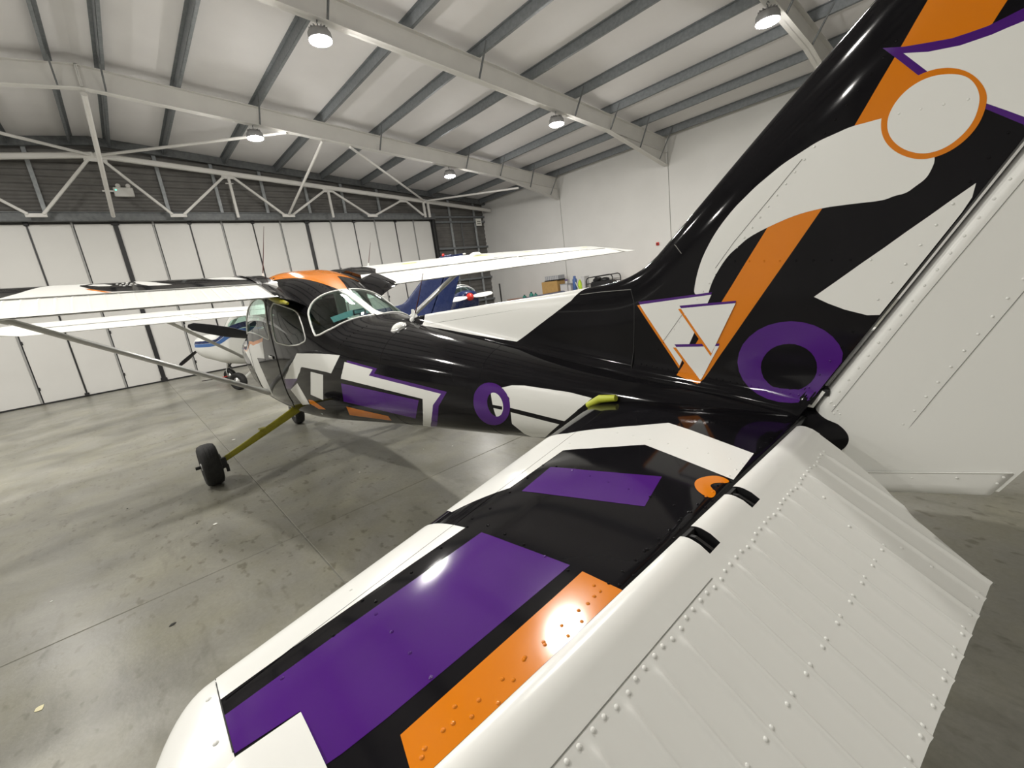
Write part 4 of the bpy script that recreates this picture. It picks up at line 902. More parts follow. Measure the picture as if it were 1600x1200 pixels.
MB().box((-2.60, 0, 1.15), (.03, .70, .55), bev=.01).build('baggage_bulkhead', M['cabin'], plane)
for y_, x_ in ((.05, -1.72), (-.19, -1.72)):
    MB().bar((x_, y_-.03, 1.55), (x_, y_-.03, 1.93), .10, .05, bev=.01).build('roof_post', M['cabin'], plane)
# light blue placard on the parcel shelf
cd = MB().add([(-2.80, .28, 1.512), (-2.80, .10, 1.545), (-2.80, -.07, 1.55), (-2.79, -.05, 1.600), (-2.79, .12, 1.592), (-2.79, .295, 1.558)], [(0, 1, 4, 5), (1, 2, 3, 4)]).build('placard', M['card'], plane)
for y_, z_, w_, h_ in ((.09, 1.566, .014, .045), (-.015, 1.573, .014, .045), (.04, 1.552, .11, .008), (.04, 1.590, .10, .006)):
    MB().box((-2.803, y_, z_), (.003, w_, h_)).build('print', M['ink'], cd)

# ---- fin, dorsal fin
fn = None
for side in (1, -1):
    X = np.concatenate([np.linspace(-3.46, -5.3, 34), np.linspace(-5.34, -7.08, 70)])
    V = np.concatenate([np.linspace(0, .3, 22)[:-1], .3+.7*(1-(1-np.linspace(0, 1, 30))**2.2)])
    top = np.minimum(fin_le(X), 2.62)
    hz = 1.16+(-6.255+.022-X)/.583
    low = np.maximum(np.interp(X, *FT[3])-.035, np.where(X < -6.2, hz, 0))
    low = np.minimum(low, top)
    Zg = low[:, None]+(top-low)[:, None]*V[None, :]
    P = fin(X[:, None]+0*Zg, Zg, side)
    o = MB().grid(P, flip=side > 0).build('fin', M['black'], plane)
    if side > 0: fn = o
xt = np.linspace(-6.80, -7.08, 8)
T_ = fin(xt, np.full(8, 2.615), 1)
MB().grid(np.stack([T_, T_*np.array([1, -1, 1])]), smooth=False).build('fin_tip', M['black'], plane)
# closing strip at the back of the fin (rudder post), bare white
zz = np.linspace(1.05, 2.6, 24); hx = hinge_x(zz)+.021
W_ = fin(hx, zz, 1)[:, 1]
b = MB(); b.add([(x, w, z) for x, w, z in zip(hx, W_, zz)]+[(x, -w, z) for x, w, z in zip(hx, W_, zz)], [(i, i+1, 24+i+1, 24+i) for i in range(23)])
b.build('fin_post', M['dark'], plane)
MB().bar((-6.232, .044, 1.135), (-6.262, .044, 1.190), .003, .009).build('fin_post_strip', M['white'], plane)
MB().bar((-6.210, .048, 1.141), (-6.236, .046, 1.137), .003, .008).build('fin_post_strip', M['white'], plane)
def clipfin(p):
    o_ = []
    for x, z in p:
        z = min(z, float(fin_le(x))-.001)
        xh = float(hinge_x(z))+.024
        o_.append((max(x, xh), z))
    return o_
def ndecal(name, key, mat, off, pts=None, side=1):
    return patch(name, Sn(side), clipfin(pts if pts is not None else [tuple(p) for p in FN[key]]), mat, fn, off, (.03, .03), (), (0, side, 0))
OT = [tuple(q) for q in FN['orange_top']]; k_ = OT.index(max(OT, key=lambda q: q[1]))
ndecal('orange_stripe', None, M['orange'], .0005, OT[:k_+1]+[(-6.585, 2.43), (-6.79, 2.60), (-6.87, 2.60)]+OT[k_+3:])
ndecal('orange_stripe', 'orange_low', M['orange'], .0005)
ndecal('purple_star', 'purple_star', M['purple'], .0009)
ndecal('white_star', 'white_star', M['white'], .0013)
ndecal('white_flame', None, M['white'], .0013, soften([(-6.45, 1.93)]+FN['flame'][1:], 2))
ndecal('orange_circle', None, M['orange'], .0018, soften(FN['ring_o'], 3))
ndecal('white_circle', None, M['white'], .0022, soften(FN['ring_w'], 3))
ndecal('white_leaf', 'leaf', M['white'], .0009)
for k in '132':
    e = {'1': 0, '3': .0008, '2': .0016}[k]
    ndecal('purple_triangle_edge', 'trip'+k, M['purple'], .0015+e)
    ndecal('orange_triangle_edge', 'trio'+k, M['orange'], .0013+e)
    ndecal('white_triangle', 'tri'+k, M['white'], .0019+e)
ndecal('purple_ring', 'ringp_o', M['purple'], .0008)
ndecal('black_disc', 'ringp_i', M['black'], .0012)
dpts = [(-5.248, 1.527), (-5.129, 1.467), (-4.993, 1.401), (-4.849, 1.329), (-4.681, 1.345), (-4.458, 1.368), (-4.203, 1.398), (-3.86, 1.434)]
for side in (1, -1):
    pw = [(x, 0.0) for x in np.linspace(-3.86, -5.35, 30)]+[(x, math.sqrt(float(fin_le(x))-z)) for x, z in densify(dpts, .08, .08)[:-3]+[dpts[-1]]]
    patch('white_dorsal_panel', SNW(side), pw, M['white'], fn, .0020, (.05, .02), (), lambda P: np.stack([0*P[:, 0], side*np.ones(len(P)), 0*P[:, 0]+.3], 1), 1e-4)
def nline(pts, mat, r, name, off=.0004):
    p = np.array(pts); P = fin(p[:, 0], p[:, 1]); P[:, 1] += off
    return MB().tube([Vector(q) for q in P], r, 6).build(name, mat, fn)
nline([(-5.582, 1.555), (-5.60, 1.50), (-5.595, 1.40), (-5.585, 1.30), (-5.575, 1.225)], M['seam'], .0024, 'skin_joint')
nline([(-5.30, 1.552), (-5.42, 1.556), (-5.582, 1.556)], M['grey_seam'], .0014, 'skin_joint')
nline([(-5.755, 1.724), (-5.785, 1.70), (-5.81, 1.67)], M['grey_seam'], .0014, 'skin_joint')
nline([(-5.725, 1.345), (-5.83, 1.475)], M['grey_seam'], .0008, 'skin_joint', .0024)
nline([(-5.935, 1.605), (-6.0, 1.685), (-6.10, 1.79), (-6.19, 1.885)], M['grey_seam'], .0008, 'skin_joint', .0018)

# ---- rudder
Zr = np.concatenate([np.linspace(.93, 1.25, 20), np.linspace(1.29, 2.60, 40)])
sv = np.concatenate([.09*(1-np.cos(np.linspace(0, np.pi/2, 10))), np.linspace(.1, 1, 16)[0:]])
for side in (1, -1):
    rows = []
    for z in Zr:
        n_ = float(hinge_x(z))+.012; t_ = float(rud_te(z))
        if z < 1.14: n_ -= (1.14-z)*.55     # rounded lower nose that clears the tail cone
        rows.append(rudder(n_+(t_-n_)*sv, np.full(len(sv), z)+np.clip((sv-.5)*(1.05-z)*.22, 0, 1)*0, side))
    P = np.array(rows)
    # thickness for the trimmed nose
    for i, z in enumerate(Zr):
        T = np.interp(z, [.9, 1.5, 2.6], [.046, .040, .028])
        P[i, :, 1] = side*T*np.where(sv < .09, np.sqrt(np.maximum(1-(1-sv/.09)**2, 0)), 1-(sv-.09)/.91*.94)
    # slanted lower edge
    low = np.clip((1.02-P[:, :, 2])/.09, 0, 1)
    P[:, :, 2] += low*np.interp(P[:, :, 0], [-6.66, -6.35], [.010, -.005])
    o = MB().grid(P, flip=side > 0).build('rudder', M['white'], plane)
    if side > 0: rud = o
R_t = P[-1].copy(); MB().grid(np.stack([R_t, R_t*np.array([1, -1, 1])]), smooth=False).build('rudder_tip', M['white'], plane)
# bottom cap of the rudder: fibreglass fairing below the seam
cp = []
for z, k in ((.955, 1.0), (.92, 1.0), (.893, .9), (.888, .5)):
    n0, t0 = -6.30-(.955-z)*1.3, -6.672+(.955-z)*.55
    xs_ = n0+(t0-n0)*sv
    y_ = .0465*k*np.where(sv < .09, np.sqrt(np.maximum(1-(1-sv/.09)**2, 0)), 1-(sv-.09)/.91*.9)
    zc = z+np.interp(xs_, [-6.68, -6.36], [.045, -.018])
    cp.append(np.concatenate([np.stack([xs_, y_, zc], 1), np.stack([xs_, -y_, zc], 1)[::-1]]))
cp = np.array(cp)
b = MB().grid(cp, closed=True); b.add(cp[-1], [tuple(range(cp.shape[1]))])
b.build('rudder_cap', M['white'], plane)
def rline(pts, mat, r, name, off=.0004):
    p = np.array(densify(pts+pts[::-1], .03, .03)); n_ = len(p)//2
    P = rudder(p[:n_+1, 0], p[:n_+1, 1]); P[:, 1] += off
    return MB().tube([Vector(q) for q in P], r, 6).build(name, mat, rud)
rline([(-6.284, 1.125), (-6.47, 1.461), (-6.80, 2.03), (-7.05, 2.48)], M['grey_seam'], .0008, 'skin_joint')
rline([(-6.395, .947), (-6.511, 1.196), (-6.646, 1.472), (-6.95, 2.10), (-7.15, 2.5)], M['grey_seam'], .0008, 'skin_joint')
P_ = [(x, .0465*(1-(max(0, (-6.30-x)/.37-.09))/.91*.9)+.0012, .957+float(np.interp(x, [-6.68, -6.36], [.045, -.018]))) for x in np.linspace(-6.34, -6.668, 14)]
MB().tube(P_, .0016, 6).build('cap_lip', M['white'], rud)
MB().box((-6.262, .020, 1.185), (.026, .05, .022), bev=.003).build('rudder_hinge', M['dark'], plane)

# ---- tailplane, elevators
ypos = np.concatenate([np.linspace(.05, 1.63, 46), np.linspace(1.651, 1.772, 16)])
sgrid = 1-np.cos(np.linspace(0, np.pi/2, 16)); sgrid = np.concatenate([.45*sgrid, np.linspace(.47, 1, 14)])
stabs = {}
for side in (1, -1):
    halves = []
    for up in (1, -1):
        le = stab_le(ypos); Xg = le[:, None]+(HX+.012-le)[:, None]*sgrid[None, :]
        P = stab(Xg, ypos[:, None]+0*Xg, up)
        halves.append(P)
    loop = np.concatenate([halves[0][:, ::-1], halves[1][:, 1:]], 1); loop[:, :, 1] *= side
    b = MB()
    k = np.searchsorted(ypos, 1.645)
    b.grid(loop[:k+1], closed=True, flip=side > 0)
    o = b.build('stabilizer', M['black'], plane)
    stabs[side] = o
    b = MB().grid(loop[k:], closed=True, flip=side > 0); b.add(loop[-1], [tuple(range(loop.shape[1]))])
    b.build('stabilizer_tip', M['white'], plane)
sb = stabs[1]
def sle(y0, y1, n=14): return [(float(stab_le(y))-.0015, float(y)) for y in np.linspace(y0, y1, n)]
def sdecal(name, pts, mat, off):
    return patch(name, SS, pts, mat, sb, off, (.03, .04), (), (0, 0, 1))
A_in = [tuple(p) for p in ST['bandA_in']]
bandA = sle(1.108, .62, 10)+A_in[2:]+[]
def qdecal(name, pts, mat, off): return patch(name, SQ, pts, mat, sb, off, (.045, .05), (), lambda P: np.stack([0*P[:, 0]+.25, 0*P[:, 0], P[:, 2]-HZ+.002], 1), 2e-3)
qdecal('white_band', [(-.16, 1.108), (-.16, .66), (-.10, .63), (0, .60)]+to_q(A_in[2:])+[(.30, 1.12), (.15, 1.112)], M['white'], .0007)
bandB = sle(1.652, 1.205, 10)+[(-5.841, 1.156), (-5.908, 1.652)]
qdecal('white_band', [(-.16, 1.652), (-.16, 1.205), (0, 1.205), (.2, 1.185)]+to_q([(-5.841, 1.156), (-5.908, 1.652)])+[(.3, 1.652)], M['white'], .0007)
sdecal('purple_block', [tuple(p) for p in ST['purple1']], M['purple'], .0006)
PB = [(-5.891, 1.147), (-5.974, 1.134), (-6.048, 1.120), (-6.114, 1.107), (-6.128, 1.494), (-6.127, 1.552), (-6.125, 1.571), (-6.029, 1.572), (-6.024, 1.650), (-5.948, 1.650)]
sdecal('purple_block', PB, M['purple'], .0006)
OB = [(-6.142, 1.105), (-6.188, 1.10), (-6.2225, 1.096), (-6.2225, 1.30), (-6.2215, 1.505), (-6.16, 1.49), (-6.154, 1.359), (-6.149, 1.247), (-6.146, 1.18)]
sdecal('orange_block', OB, M['orange'], .0006)
sdecal('orange_ring', soften([tuple(p) for p in ST['ring']], 2), M['orange'], .0007)
MB().tube([Vector(q)+Vector((0, 0, .0004)) for q in SS(np.linspace(-5.83, -6.02, 8), np.full(8, 1.651))], .0010, 6).build('tip_joint', M['seam'], sb)
q_ = SS(np.linspace(-5.60, -5.915, 20), np.linspace(.62, 1.645, 20)*0+np.linspace(.30, 1.645, 20))
MB().tube([Vector(q)+Vector((0, 0, .0002)) for q in q_], .0009, 5).build('skin_joint', M['black'], sb)
# root fairing in yellow primer
MB().tube([(-5.44, .205, 1.085), (-5.50, .195, 1.118), (-5.58, .19, 1.130)], [.014, .018, .014], 10).build('root_fairing', M['yellow'], sb)

# elevators: ribbed skin, rounded nose with hinge cut-outs, tip horn
def elev_in(c):     # inboard edge of the port elevator
    return np.interp(c, [-.05, .02, .11, .22, .29, .46], [.165, .165, .183, .225, .274, .330])
SLOTS = [(.662, .046), (.872, .046)]
def build_elevator(side):
    Y = [.165]
    for r_ in RIBS:
        Y += [r_-.026, r_-.013, r_-.0085, r_-.005, r_-.0025, r_, r_+.0025, r_+.005, r_+.0085, r_+.013, r_+.026]
    for yc, h in SLOTS: Y += [yc-h/2, yc+h/2]
    Y = np.array(sorted(set([round(v, 4) for v in Y if v < 1.56]+[1.565])))
    cf = np.concatenate([-.0355*np.cos(np.linspace(0, np.pi/2, 9)), [.012, .024, .034]])
    cm = np.array([.034, .05, .075, .082, .09, .097, .12])
    b = MB()
    segs = []; y0 = .165
    for yc, h in SLOTS: segs.append((y0, yc-h/2)); y0 = yc+h/2
    segs.append((y0, 1.565))
    for up in (1, -1):
        C = np.array([np.concatenate([cm, np.linspace(.15, float(el_ch(y)), 14)]) for y in Y])
        P = elev(C, np.maximum(Y[:, None]+0*C, elev_in(C)), up); P[:, :, 1] *= side
        b.grid(P, flip=(up*side) > 0)
        for s0, s1 in segs:
            yy = Y[(Y >= s0-1e-6) & (Y <= s1+1e-6)]
            C = np.tile(cf, (len(yy), 1))
            P = elev(C, yy[:, None]+0*C, up); P[:, :, 1] *= side
            b.grid(P, flip=(up*side) > 0)
    walls = []
    for s0, s1 in segs:
        for y in (s0, s1):
            U_ = elev(cf, np.full(len(cf), y), 1, False); D_ = elev(cf, np.full(len(cf), y), -1, False); U_[:, 1] *= side; D_[:, 1] *= side
            if .2 < y < 1.5: walls.append(np.array([U_, D_]))
    # inboard end cap
    e = b.build('elevator', M['white'], plane)
    for w_ in walls: MB().grid(w_, smooth=False).build('slot_wall', M['dark'], e)  # slot walls coloured black to stand in for the shadow inside
    for yc, h in SLOTS:
        U_ = elev(.05, yc-h/2, 1, False); D_ = elev(.05, yc+h/2, -1, False)
        b2 = MB().add([elev(.0335, yc-h/2, 1, False)*[1, side, 1], elev(.0335, yc+h/2, 1, False)*[1, side, 1], elev(.0335, yc+h/2, -1, False)*[1, side, 1], elev(.0335, yc-h/2, -1, False)*[1, side, 1]], [(0, 1, 2, 3)])
        b2.build('slot_back', M['seam'], e)  # near black too: the slot's shade is put into the colour
    cc = np.concatenate([cf, cm[1:], np.linspace(.15, float(el_ch(.3)), 14)])
    U_ = elev(cc, elev_in(cc), 1, False); D_ = elev(cc, elev_in(cc), -1, False); U_[:, 1] *= side; D_[:, 1] *= side
    MB().grid(np.array([U_, D_]), smooth=False).build('end_rib', M['white'], e)
    # tip horn in front of the hinge
    hb = MB()
    for up in (1, -1):
        yy = np.concatenate([np.linspace(1.572, 1.65, 5), np.linspace(1.66, 1.768, 9)])
        rows = []
        for y in yy:
            x0 = -6.032 if y < 1.65 else np.interp(y, [1.65, 1.768], [-6.032, -6.10])
            te = HX-math.cos(DROOP)*float(el_ch(y))*np.interp(y, [1.6, 1.768], [1, .72]); tz = HZ-math.sin(DROOP)*float(el_ch(y))
            s_ = np.linspace(0, 1, 24)
            xs_ = x0+(te-x0)*s_
            zc = np.where(xs_ > HX, HZ+(xs_-HX)*.0, HZ+(xs_-HX)*math.tan(DROOP))
            hh = np.interp(y, [0, 1.65, 1.74, 1.768], [.0485, .0485, .034, .006])*np.where(s_ < .40, np.sqrt(np.maximum(1-(1-np.minimum(s_/.10, 1))**2*.12, 0)), 1-(s_-.40)/.60*.94)
            rows.append(np.stack([xs_, np.full(24, y*side), zc+up*hh], 1))
        hb.grid(np.array(rows), flip=(up*side) > 0)
        hb.grid(np.array([rows[0], rows[0]*np.array([1, 1, 0])+np.stack([0*s_, 0*s_, np.where(rows[0][:, 0] > HX, HZ, HZ+(rows[0][:, 0]-HX)*math.tan(DROOP))], 1)]), smooth=False)
    hb.build('elevator_horn', M['white'], plane)
    for yc, h in SLOTS:
        MB().prism([(-.035, -.02), (.052, -.03), (.052, .012), (.01, .030), (-.03, .026)], yc-.004, yc+.004,
                   lambda a, z, y: (HX-a*math.cos(DROOP*.5), y*side, HZ+z)).build('hinge_bracket', M['dark'], plane)
        MB().box((HX-.018, yc*side, HZ-.038), (.07, h, .012)).build('hinge_pocket', M['seam'], plane)  # dark plate under the slot, painted shade of the recess
    return e
ele = build_elevator(1)
build_elevator(-1)
# nose skin seam of the elevator
sy_ = np.linspace(1.55, .94, 24)
MB().tube([Vector(q)+Vector((0, 0, .0002)) for q in elev(np.full(24, .062), sy_, 1, False)], .0008, 5).build('skin_joint', M['grey_seam'], ele)
MB().box((HX+.010, .9, HZ-.002), (.012, 1.46, .07)).build('hinge_gap', M['seam'], plane)

# rivets (too many to be picked out one by one): small domes, one mesh per surface and colour
def dome(b, p, n, r=.0042, h=.0022):
    n = Vector(n).normalized(); q = Vector((0, 0, 1)).rotation_difference(n); p = Vector(p)
    vs_ = []
    for rr, hh in ((1, 0), (.86, .5), (.5, .87)):
        for k in range(8): vs_.append(p+q @ Vector((rr*r*math.cos(k*math.pi/4), rr*r*math.sin(k*math.pi/4), hh*h)))
    vs_.append(p+n*h)
    fs_ = [(i*8+k, i*8+(k+1) % 8, (i+1)*8+(k+1) % 8, (i+1)*8+k) for i in range(2) for k in range(8)]+[(16+k, 16+(k+1) % 8, 24) for k in range(8)]
    b.add(vs_, fs_, True)
def rivets(name, mat, parent, pts, r=.0042, h=.0022):
    b = MB()
    for p, n in pts: dome(b, p, n, r, h)
    if pts: tag(b.build('rivets', mat, parent), kind='stuff')
en = (-math.sin(DROOP), 0, math.cos(DROOP))
rp = []
for i, y in enumerate(RIBS):
    if y > 1.55: continue
    for dy in (-.014, .014): rp.append((elev(.070+.004*(i % 2), y+dy, 1, False), en))
    rp.append((elev(.070, y+.0376, 1, False), en))
    ch = float(el_ch(y))
    if i > 2:
        for dy in (-.011, .011): rp.append((elev(.60*ch, y+dy, 1, False), en))
    if i > 1:
        for dy in (-.011, .011): rp.append((elev(ch-.013, y+dy, 1, False), en))
for y, c in ((.46, .13), (.50, .2), (.44, .30), (.43, .36)): rp.append((elev(c, y, 1, False), en))
rivets('rivets', M['white'], ele, rp, .0040, .0026)
def in_any(polys, x, y): return any(bool(inside(p, np.array([x]), np.array([y]))[0]) for p in polys)
groups = {'black': [], 'white': [], 'orange': [], 'purple': []}
cand = []
for y in np.arange(.30, 1.50, .042): cand.append((-6.196, y))
for y in np.arange(.62, 1.50, .036): cand.append((-6.206+.012*math.sin(y*40), y))
for y in np.arange(.30, 1.62, .085): cand.append((float(stab_le(y))-.155, y))
for y in (.50, .80, 1.12, 1.42):
    for x in np.arange(-5.80, -6.18, -.06): cand.append((x-.02*(y > 1), y))
for x, y in cand:
    if x > float(stab_le(y))-.03: continue
    k = 'orange' if in_any([OB, ST['ring']], x, y) else 'purple' if in_any([PB, ST['purple1']], x, y) else 'white' if in_any([bandA, bandB], x, y) else 'black'
    groups[k].append((SS(x, y)+np.array([0, 0, .0006]), (0, 0, 1)))
for k, v in groups.items(): rivets('rivets', M[k], sb, v, .0036, .0018)
rivets('rivets', M['white'], sb, [(SS(x, y), (0, .2, 1)) for x, y in ((-5.885, 1.664), (-5.985, 1.666), (-6.06, 1.62), (-6.09, 1.595), (-6.13, 1.63))], .0042, .0022)
# rudder and fin rivets
rp = []
for a, c, n_ in (((-6.292, 1.155), (-7.0, 2.42), 34), ((-6.40, .975), (-7.1, 2.42), 34)):
    for t in np.linspace(0, 1, n_):
        x, z = a[0]+(c[0]-a[0])*t, a[1]+(c[1]-a[1])*t
        rp.append((rudder(x+.012, z), (0, 1, 0)))
for t in np.linspace(0, 1, 8): rp.append((rudder(-6.29-.105*t, 1.12-.12*t), (0, 1, 0)))
for t in np.linspace(0, 1, 5): rp.append((rudder(-6.275-.03*t, 1.17-.05*t), (0, 1, 0)))
for x, z in ((-6.48, .945), (-6.57, .965), (-6.655, .985), (-6.645, .965)): rp.append((np.array([x, .0465*(1-(-6.30-x)/.37*.9)+.002, z]), (0, 1, 0)))
rivets('rivets', M['white'], rud, rp, .0036, .002)
FW = [FN['white_star'], FN['flame'], FN['ring_w'], FN['leaf'], FN['tri1'], FN['tri2'], FN['tri3']]
FO = [FN['orange_top'], FN['orange_low']]; FP = [FN['ringp_o']]
gr = {'black': [], 'white': [], 'orange': [], 'purple': []}
cand = [(float(hinge_x(z))+.055, z) for z in np.arange(1.2, 2.5, .045)]
cand += [(-5.70-.685*t, 1.31+.79*t) for t in np.linspace(0, 1, 30)]
cand += [(-6.38-.16*t, 1.935-.015*t) for t in np.linspace(.12, .88, 4)]
cand += [(-6.0-.36*t, 1.62-.04*t) for t in np.linspace(0, 1, 9)]+[(-5.62-.6*t, 1.245-.075*t) for t in np.linspace(0, 1, 26)]
for x, z in cand:
    if z > fin_le(x)-.03: continue
    k = 'white' if in_any(FW, x, z) else 'orange' if in_any(FO, x, z) else 'purple' if in_any(FP, x, z) else 'black'
    gr[k].append((fin(x, z)+np.array([0, .0014 if k != 'black' else 0, 0]), (0, 1, 0)))
for k, v in gr.items(): rivets('rivets', M[k], fn, v, .0034, .0018)
rivets('rivets', M['black'], body, [(fus(x, t), fus_out(fus(np.array([x]), np.array([t])))[0]) for x in np.arange(-3.2, -2.2, .06) for t in (.90, .78) if -2.4 < x] +
       [(fus(x, t), fus_out(fus(np.array([x]), np.array([t])))[0]) for x, t in [(-3.15-.02*k, .30+.05*k) for k in range(9)]], .006, .003)

# ---- wings
def build_wing(side, root, mat, ctrl_mat, tip=True, detail=True):
    ys_ = np.concatenate([np.linspace(.42, 2.6, 12), np.linspace(2.9, 5.1, 10), [5.2, 5.3, 5.4, 5.47, 5.52, 5.555]])
    su = np.concatenate([[.70], .70*np.cos(np.linspace(0, np.pi/2, 20))[1:]**1.6])
    rows = []
    for y in ys_:
        e = 1.0 if y > 5.11 else .70
        s1 = su/.70*e
        rows.append(np.concatenate([wing(s1, np.full(len(s1), y), 1), wing(s1[::-1][1:], np.full(len(s1)-1, y), -1)]))
    P = np.array(rows); P[:, :, 1] *= side
    b = MB().grid(P, closed=True, flip=side < 0); b.add(P[-1], [tuple(range(P.shape[1]))])
    w = b.build('wing', mat, root)
    MB().add(P[0], [tuple(range(P.shape[1]))]).build('wing_root_rib', M['black'] if mat is M['white'] and root is plane else mat, root)
    for nm, y0, y1 in (('flap', .56, 2.76), ('aileron', 2.80, 5.08)):
        ribs = np.arange(y0+.06, y1-.03, .0875)
        Y = [y0, y1]
        for r_ in ribs: Y += [r_-.018, r_-.006, r_, r_+.006, r_+.018]
        Y = np.array(sorted(Y)); k = np.abs(Y[:, None]-ribs[None, :]).min(1)
        bead = np.exp(-(k/.005)**2)*.006
        b = MB(); s_ = np.array([.700, .706, .72, .76, .8, .85, .9, .95, 1.0])
        lo_ = []
        for up in (1, -1):
            G = np.array([wing(s_, np.full(len(s_), y), up) for y in Y])
            G[:, :, 2] += (-.012+(.014 if up > 0 else 0)*0)*np.interp(s_, [.70, .72, 1], [1, .6, 0])[None, :]*up
            G[:, 2:-1, 2] += up*bead[:, None]
            G[:, :, 1] *= side
            lo_.append(G); b.grid(G, flip=(up*side) > 0)
        b.grid(np.stack([lo_[0][:, 0], lo_[1][:, 0]], 1), smooth=False)
        for e in (0, -1): b.grid(np.stack([lo_[0][e], lo_[1][e]]), smooth=False)
        b.build(nm, ctrl_mat, root)
        g_ = wing(np.full(12, .7015), np.linspace(y0, y1, 12), 1); g_[:, 1] *= side; g_[:, 2] -= .003
        MB().tube([Vector(q) for q in g_], .0035, 6).build(nm+'_gap', M['grey_seam'], root)
    # lift strut
    top = Vector((-.96, side*2.42, float(wing(.15, 2.42, -1)[2])+.01)); bot = Vector((-.82, side*.535, .755))
    s = MB().tube([bot, bot.lerp(top, .5), top], [.072, .075, .072], 14, sx=.36, up=(1, 0, 0)).build('wing_strut', M['strut'], root)
    MB().tube([bot+Vector((.03, -side*.02, -.01)), bot.lerp(top, .05)], [.075, .058], 12, sx=.5, up=(1, 0, 0)).build('strut_cuff', M['strut'], s)
    MB().tube([bot.lerp(top, .95), top+Vector((0, side*.03, .02))], [.058, .08], 12, sx=.6, up=(1, 0, 0)).build('strut_cuff', M['strut'], s)
    return w
wl_ = build_wing(1, plane, M['white'], M['white'])
wr_ = build_wing(-1, plane, M['white'], M['white'])
def wdecal(name, pts, mat, off, side=1, par=None):
    S = lambda s, y: wing(s, side*y, 1)
    return patch(name, S, pts, mat, par or (wl_ if side > 0 else wr_), off, (.06, .08), (), (0, 0, 1))
wdecal('black_graphic', [(.01, .42), (.01, 1.30), (.10, 1.45), (.25, 1.62), (.412, 1.80), (.45, 1.805), (.52, 1.77), (.60, 1.73), (.68, 1.62), (.695, 1.46), (.695, .42)], M['black'], .0008)
wdecal('white_lens', [(.28, 1.45), (.47, 1.44), (.575, 1.375), (.585, 1.30), (.575, 1.21), (.50, 1.28), (.42, 1.34)], M['white'], .0014)
wdecal('white_lens', [(.40, 1.72), (.45, 1.755), (.50, 1.69), (.515, 1.62), (.48, 1.60), (.42, 1.65)], M['white'], .0014)
wdecal('orange_edge', [(.555, 1.775), (.60, 1.755), (.69, 1.66), (.692, 1.62), (.66, 1.66), (.60, 1.72)], M['orange'], .0012)
wdecal('white_lens', [(.30, .75), (.42, .92), (.47, .86), (.53, .70), (.545, .62), (.48, .64), (.38, .68)], M['white'], .0014)
wdecal('dark_graphic', [(.01, 1.95), (.32, 2.0), (.47, 2.074), (.577, 2.13), (.666, 2.2), (.692, 2.23), (.692, 5.0), (.01, 5.0)], M['black'], .0008)
wdecal('black_graphic', [(.01, .42), (.695, .42), (.695, .60), (.55, .72), (.30, .72), (.01, .70)], M['black'], .0008, -1)
rivets('rivets', M['white'], wl_, [(wing(s, y, 1), (0, 0, 1)) for s, y in [(.45, 1.57), (.43, 1.53), (.41, 1.50), (.50, 1.55), (.48, 1.51), (.46, 1.475), (.53, 1.53), (.52, 1.49), (.50, 1.45)]], .010, .006)
# yellow marks and fuel cap on the starboard wing
for s, y, l in ((.45, 1.15, .20), (.47, 2.25, .26), (.48, 3.25, .18), (.46, 4.75, .16)):
    wdecal('yellow_mark', [(s, y), (s, y+l), (s+.03, y+l), (s+.03, y)], M['yellow'], .001, -1)
p = wing(.40, -2.4, 1); MB().lathe([(.09, -.01), (.09, .012), (.05, .035), (0, .04)], p, n=18).build('fuel_cap', M['white'], wr_)
p = wing(.66, -2.45, 1); MB().box(p, (.05, .16, .02), bev=.006).build('hinge_cover', M['white'], wr_)
# wing root fairings in primer colour
for s in (1, -1):
    if s > 0: MB().tube([(-2.0, s*.535, 1.80), (-2.30, s*.55, 1.762), (-2.52, s*.53, 1.72)], [.02, .032, .012], 10).build('root_fairing', M['chromate'], plane)
    rows = []
    for x in np.concatenate([np.linspace(-.75, -2.36, 24), [-2.40, -2.44]]):
        yi = np.interp(x, [-2.44, -2.0, -.75], [.36, .38, .36])
        zi = float(roof(np.array([x]), np.array([yi]))[0, 2])
        yo = np.interp(x, [-2.44, -2.36, -.75], [.565, .59, .60])
        if x >= -2.37: zo = float(wing((-.79-x)/1.63, .6, 1)[2])+.004
        else: zo = np.interp(x, [-2.44, -2.37], [1.772, 1.80])
        t = np.linspace(0, 1, 10)
        yy = yi+(yo-yi)*t; zz = zi+.003+(zo-zi)*t+np.sin(np.pi*t)*.012
        rows.append(np.stack([np.full(10, x), s*yy, zz], 1))
    P = np.array(rows); Q = P.copy(); Q[:, :, 2] -= np.interp(P[:, :, 0], [-2.44, -2.2, -1.5], [.006, .010, .02]); Q[:, -1, 1] = s*.54
    MB().grid(P, flip=s > 0).grid(np.stack([P[:, -1], Q[:, -1]], 1), flip=s < 0).grid(Q, flip=s < 0).grid(np.stack([P[-1], Q[-1]]), smooth=False).build('wing_fillet', M['black'], plane)

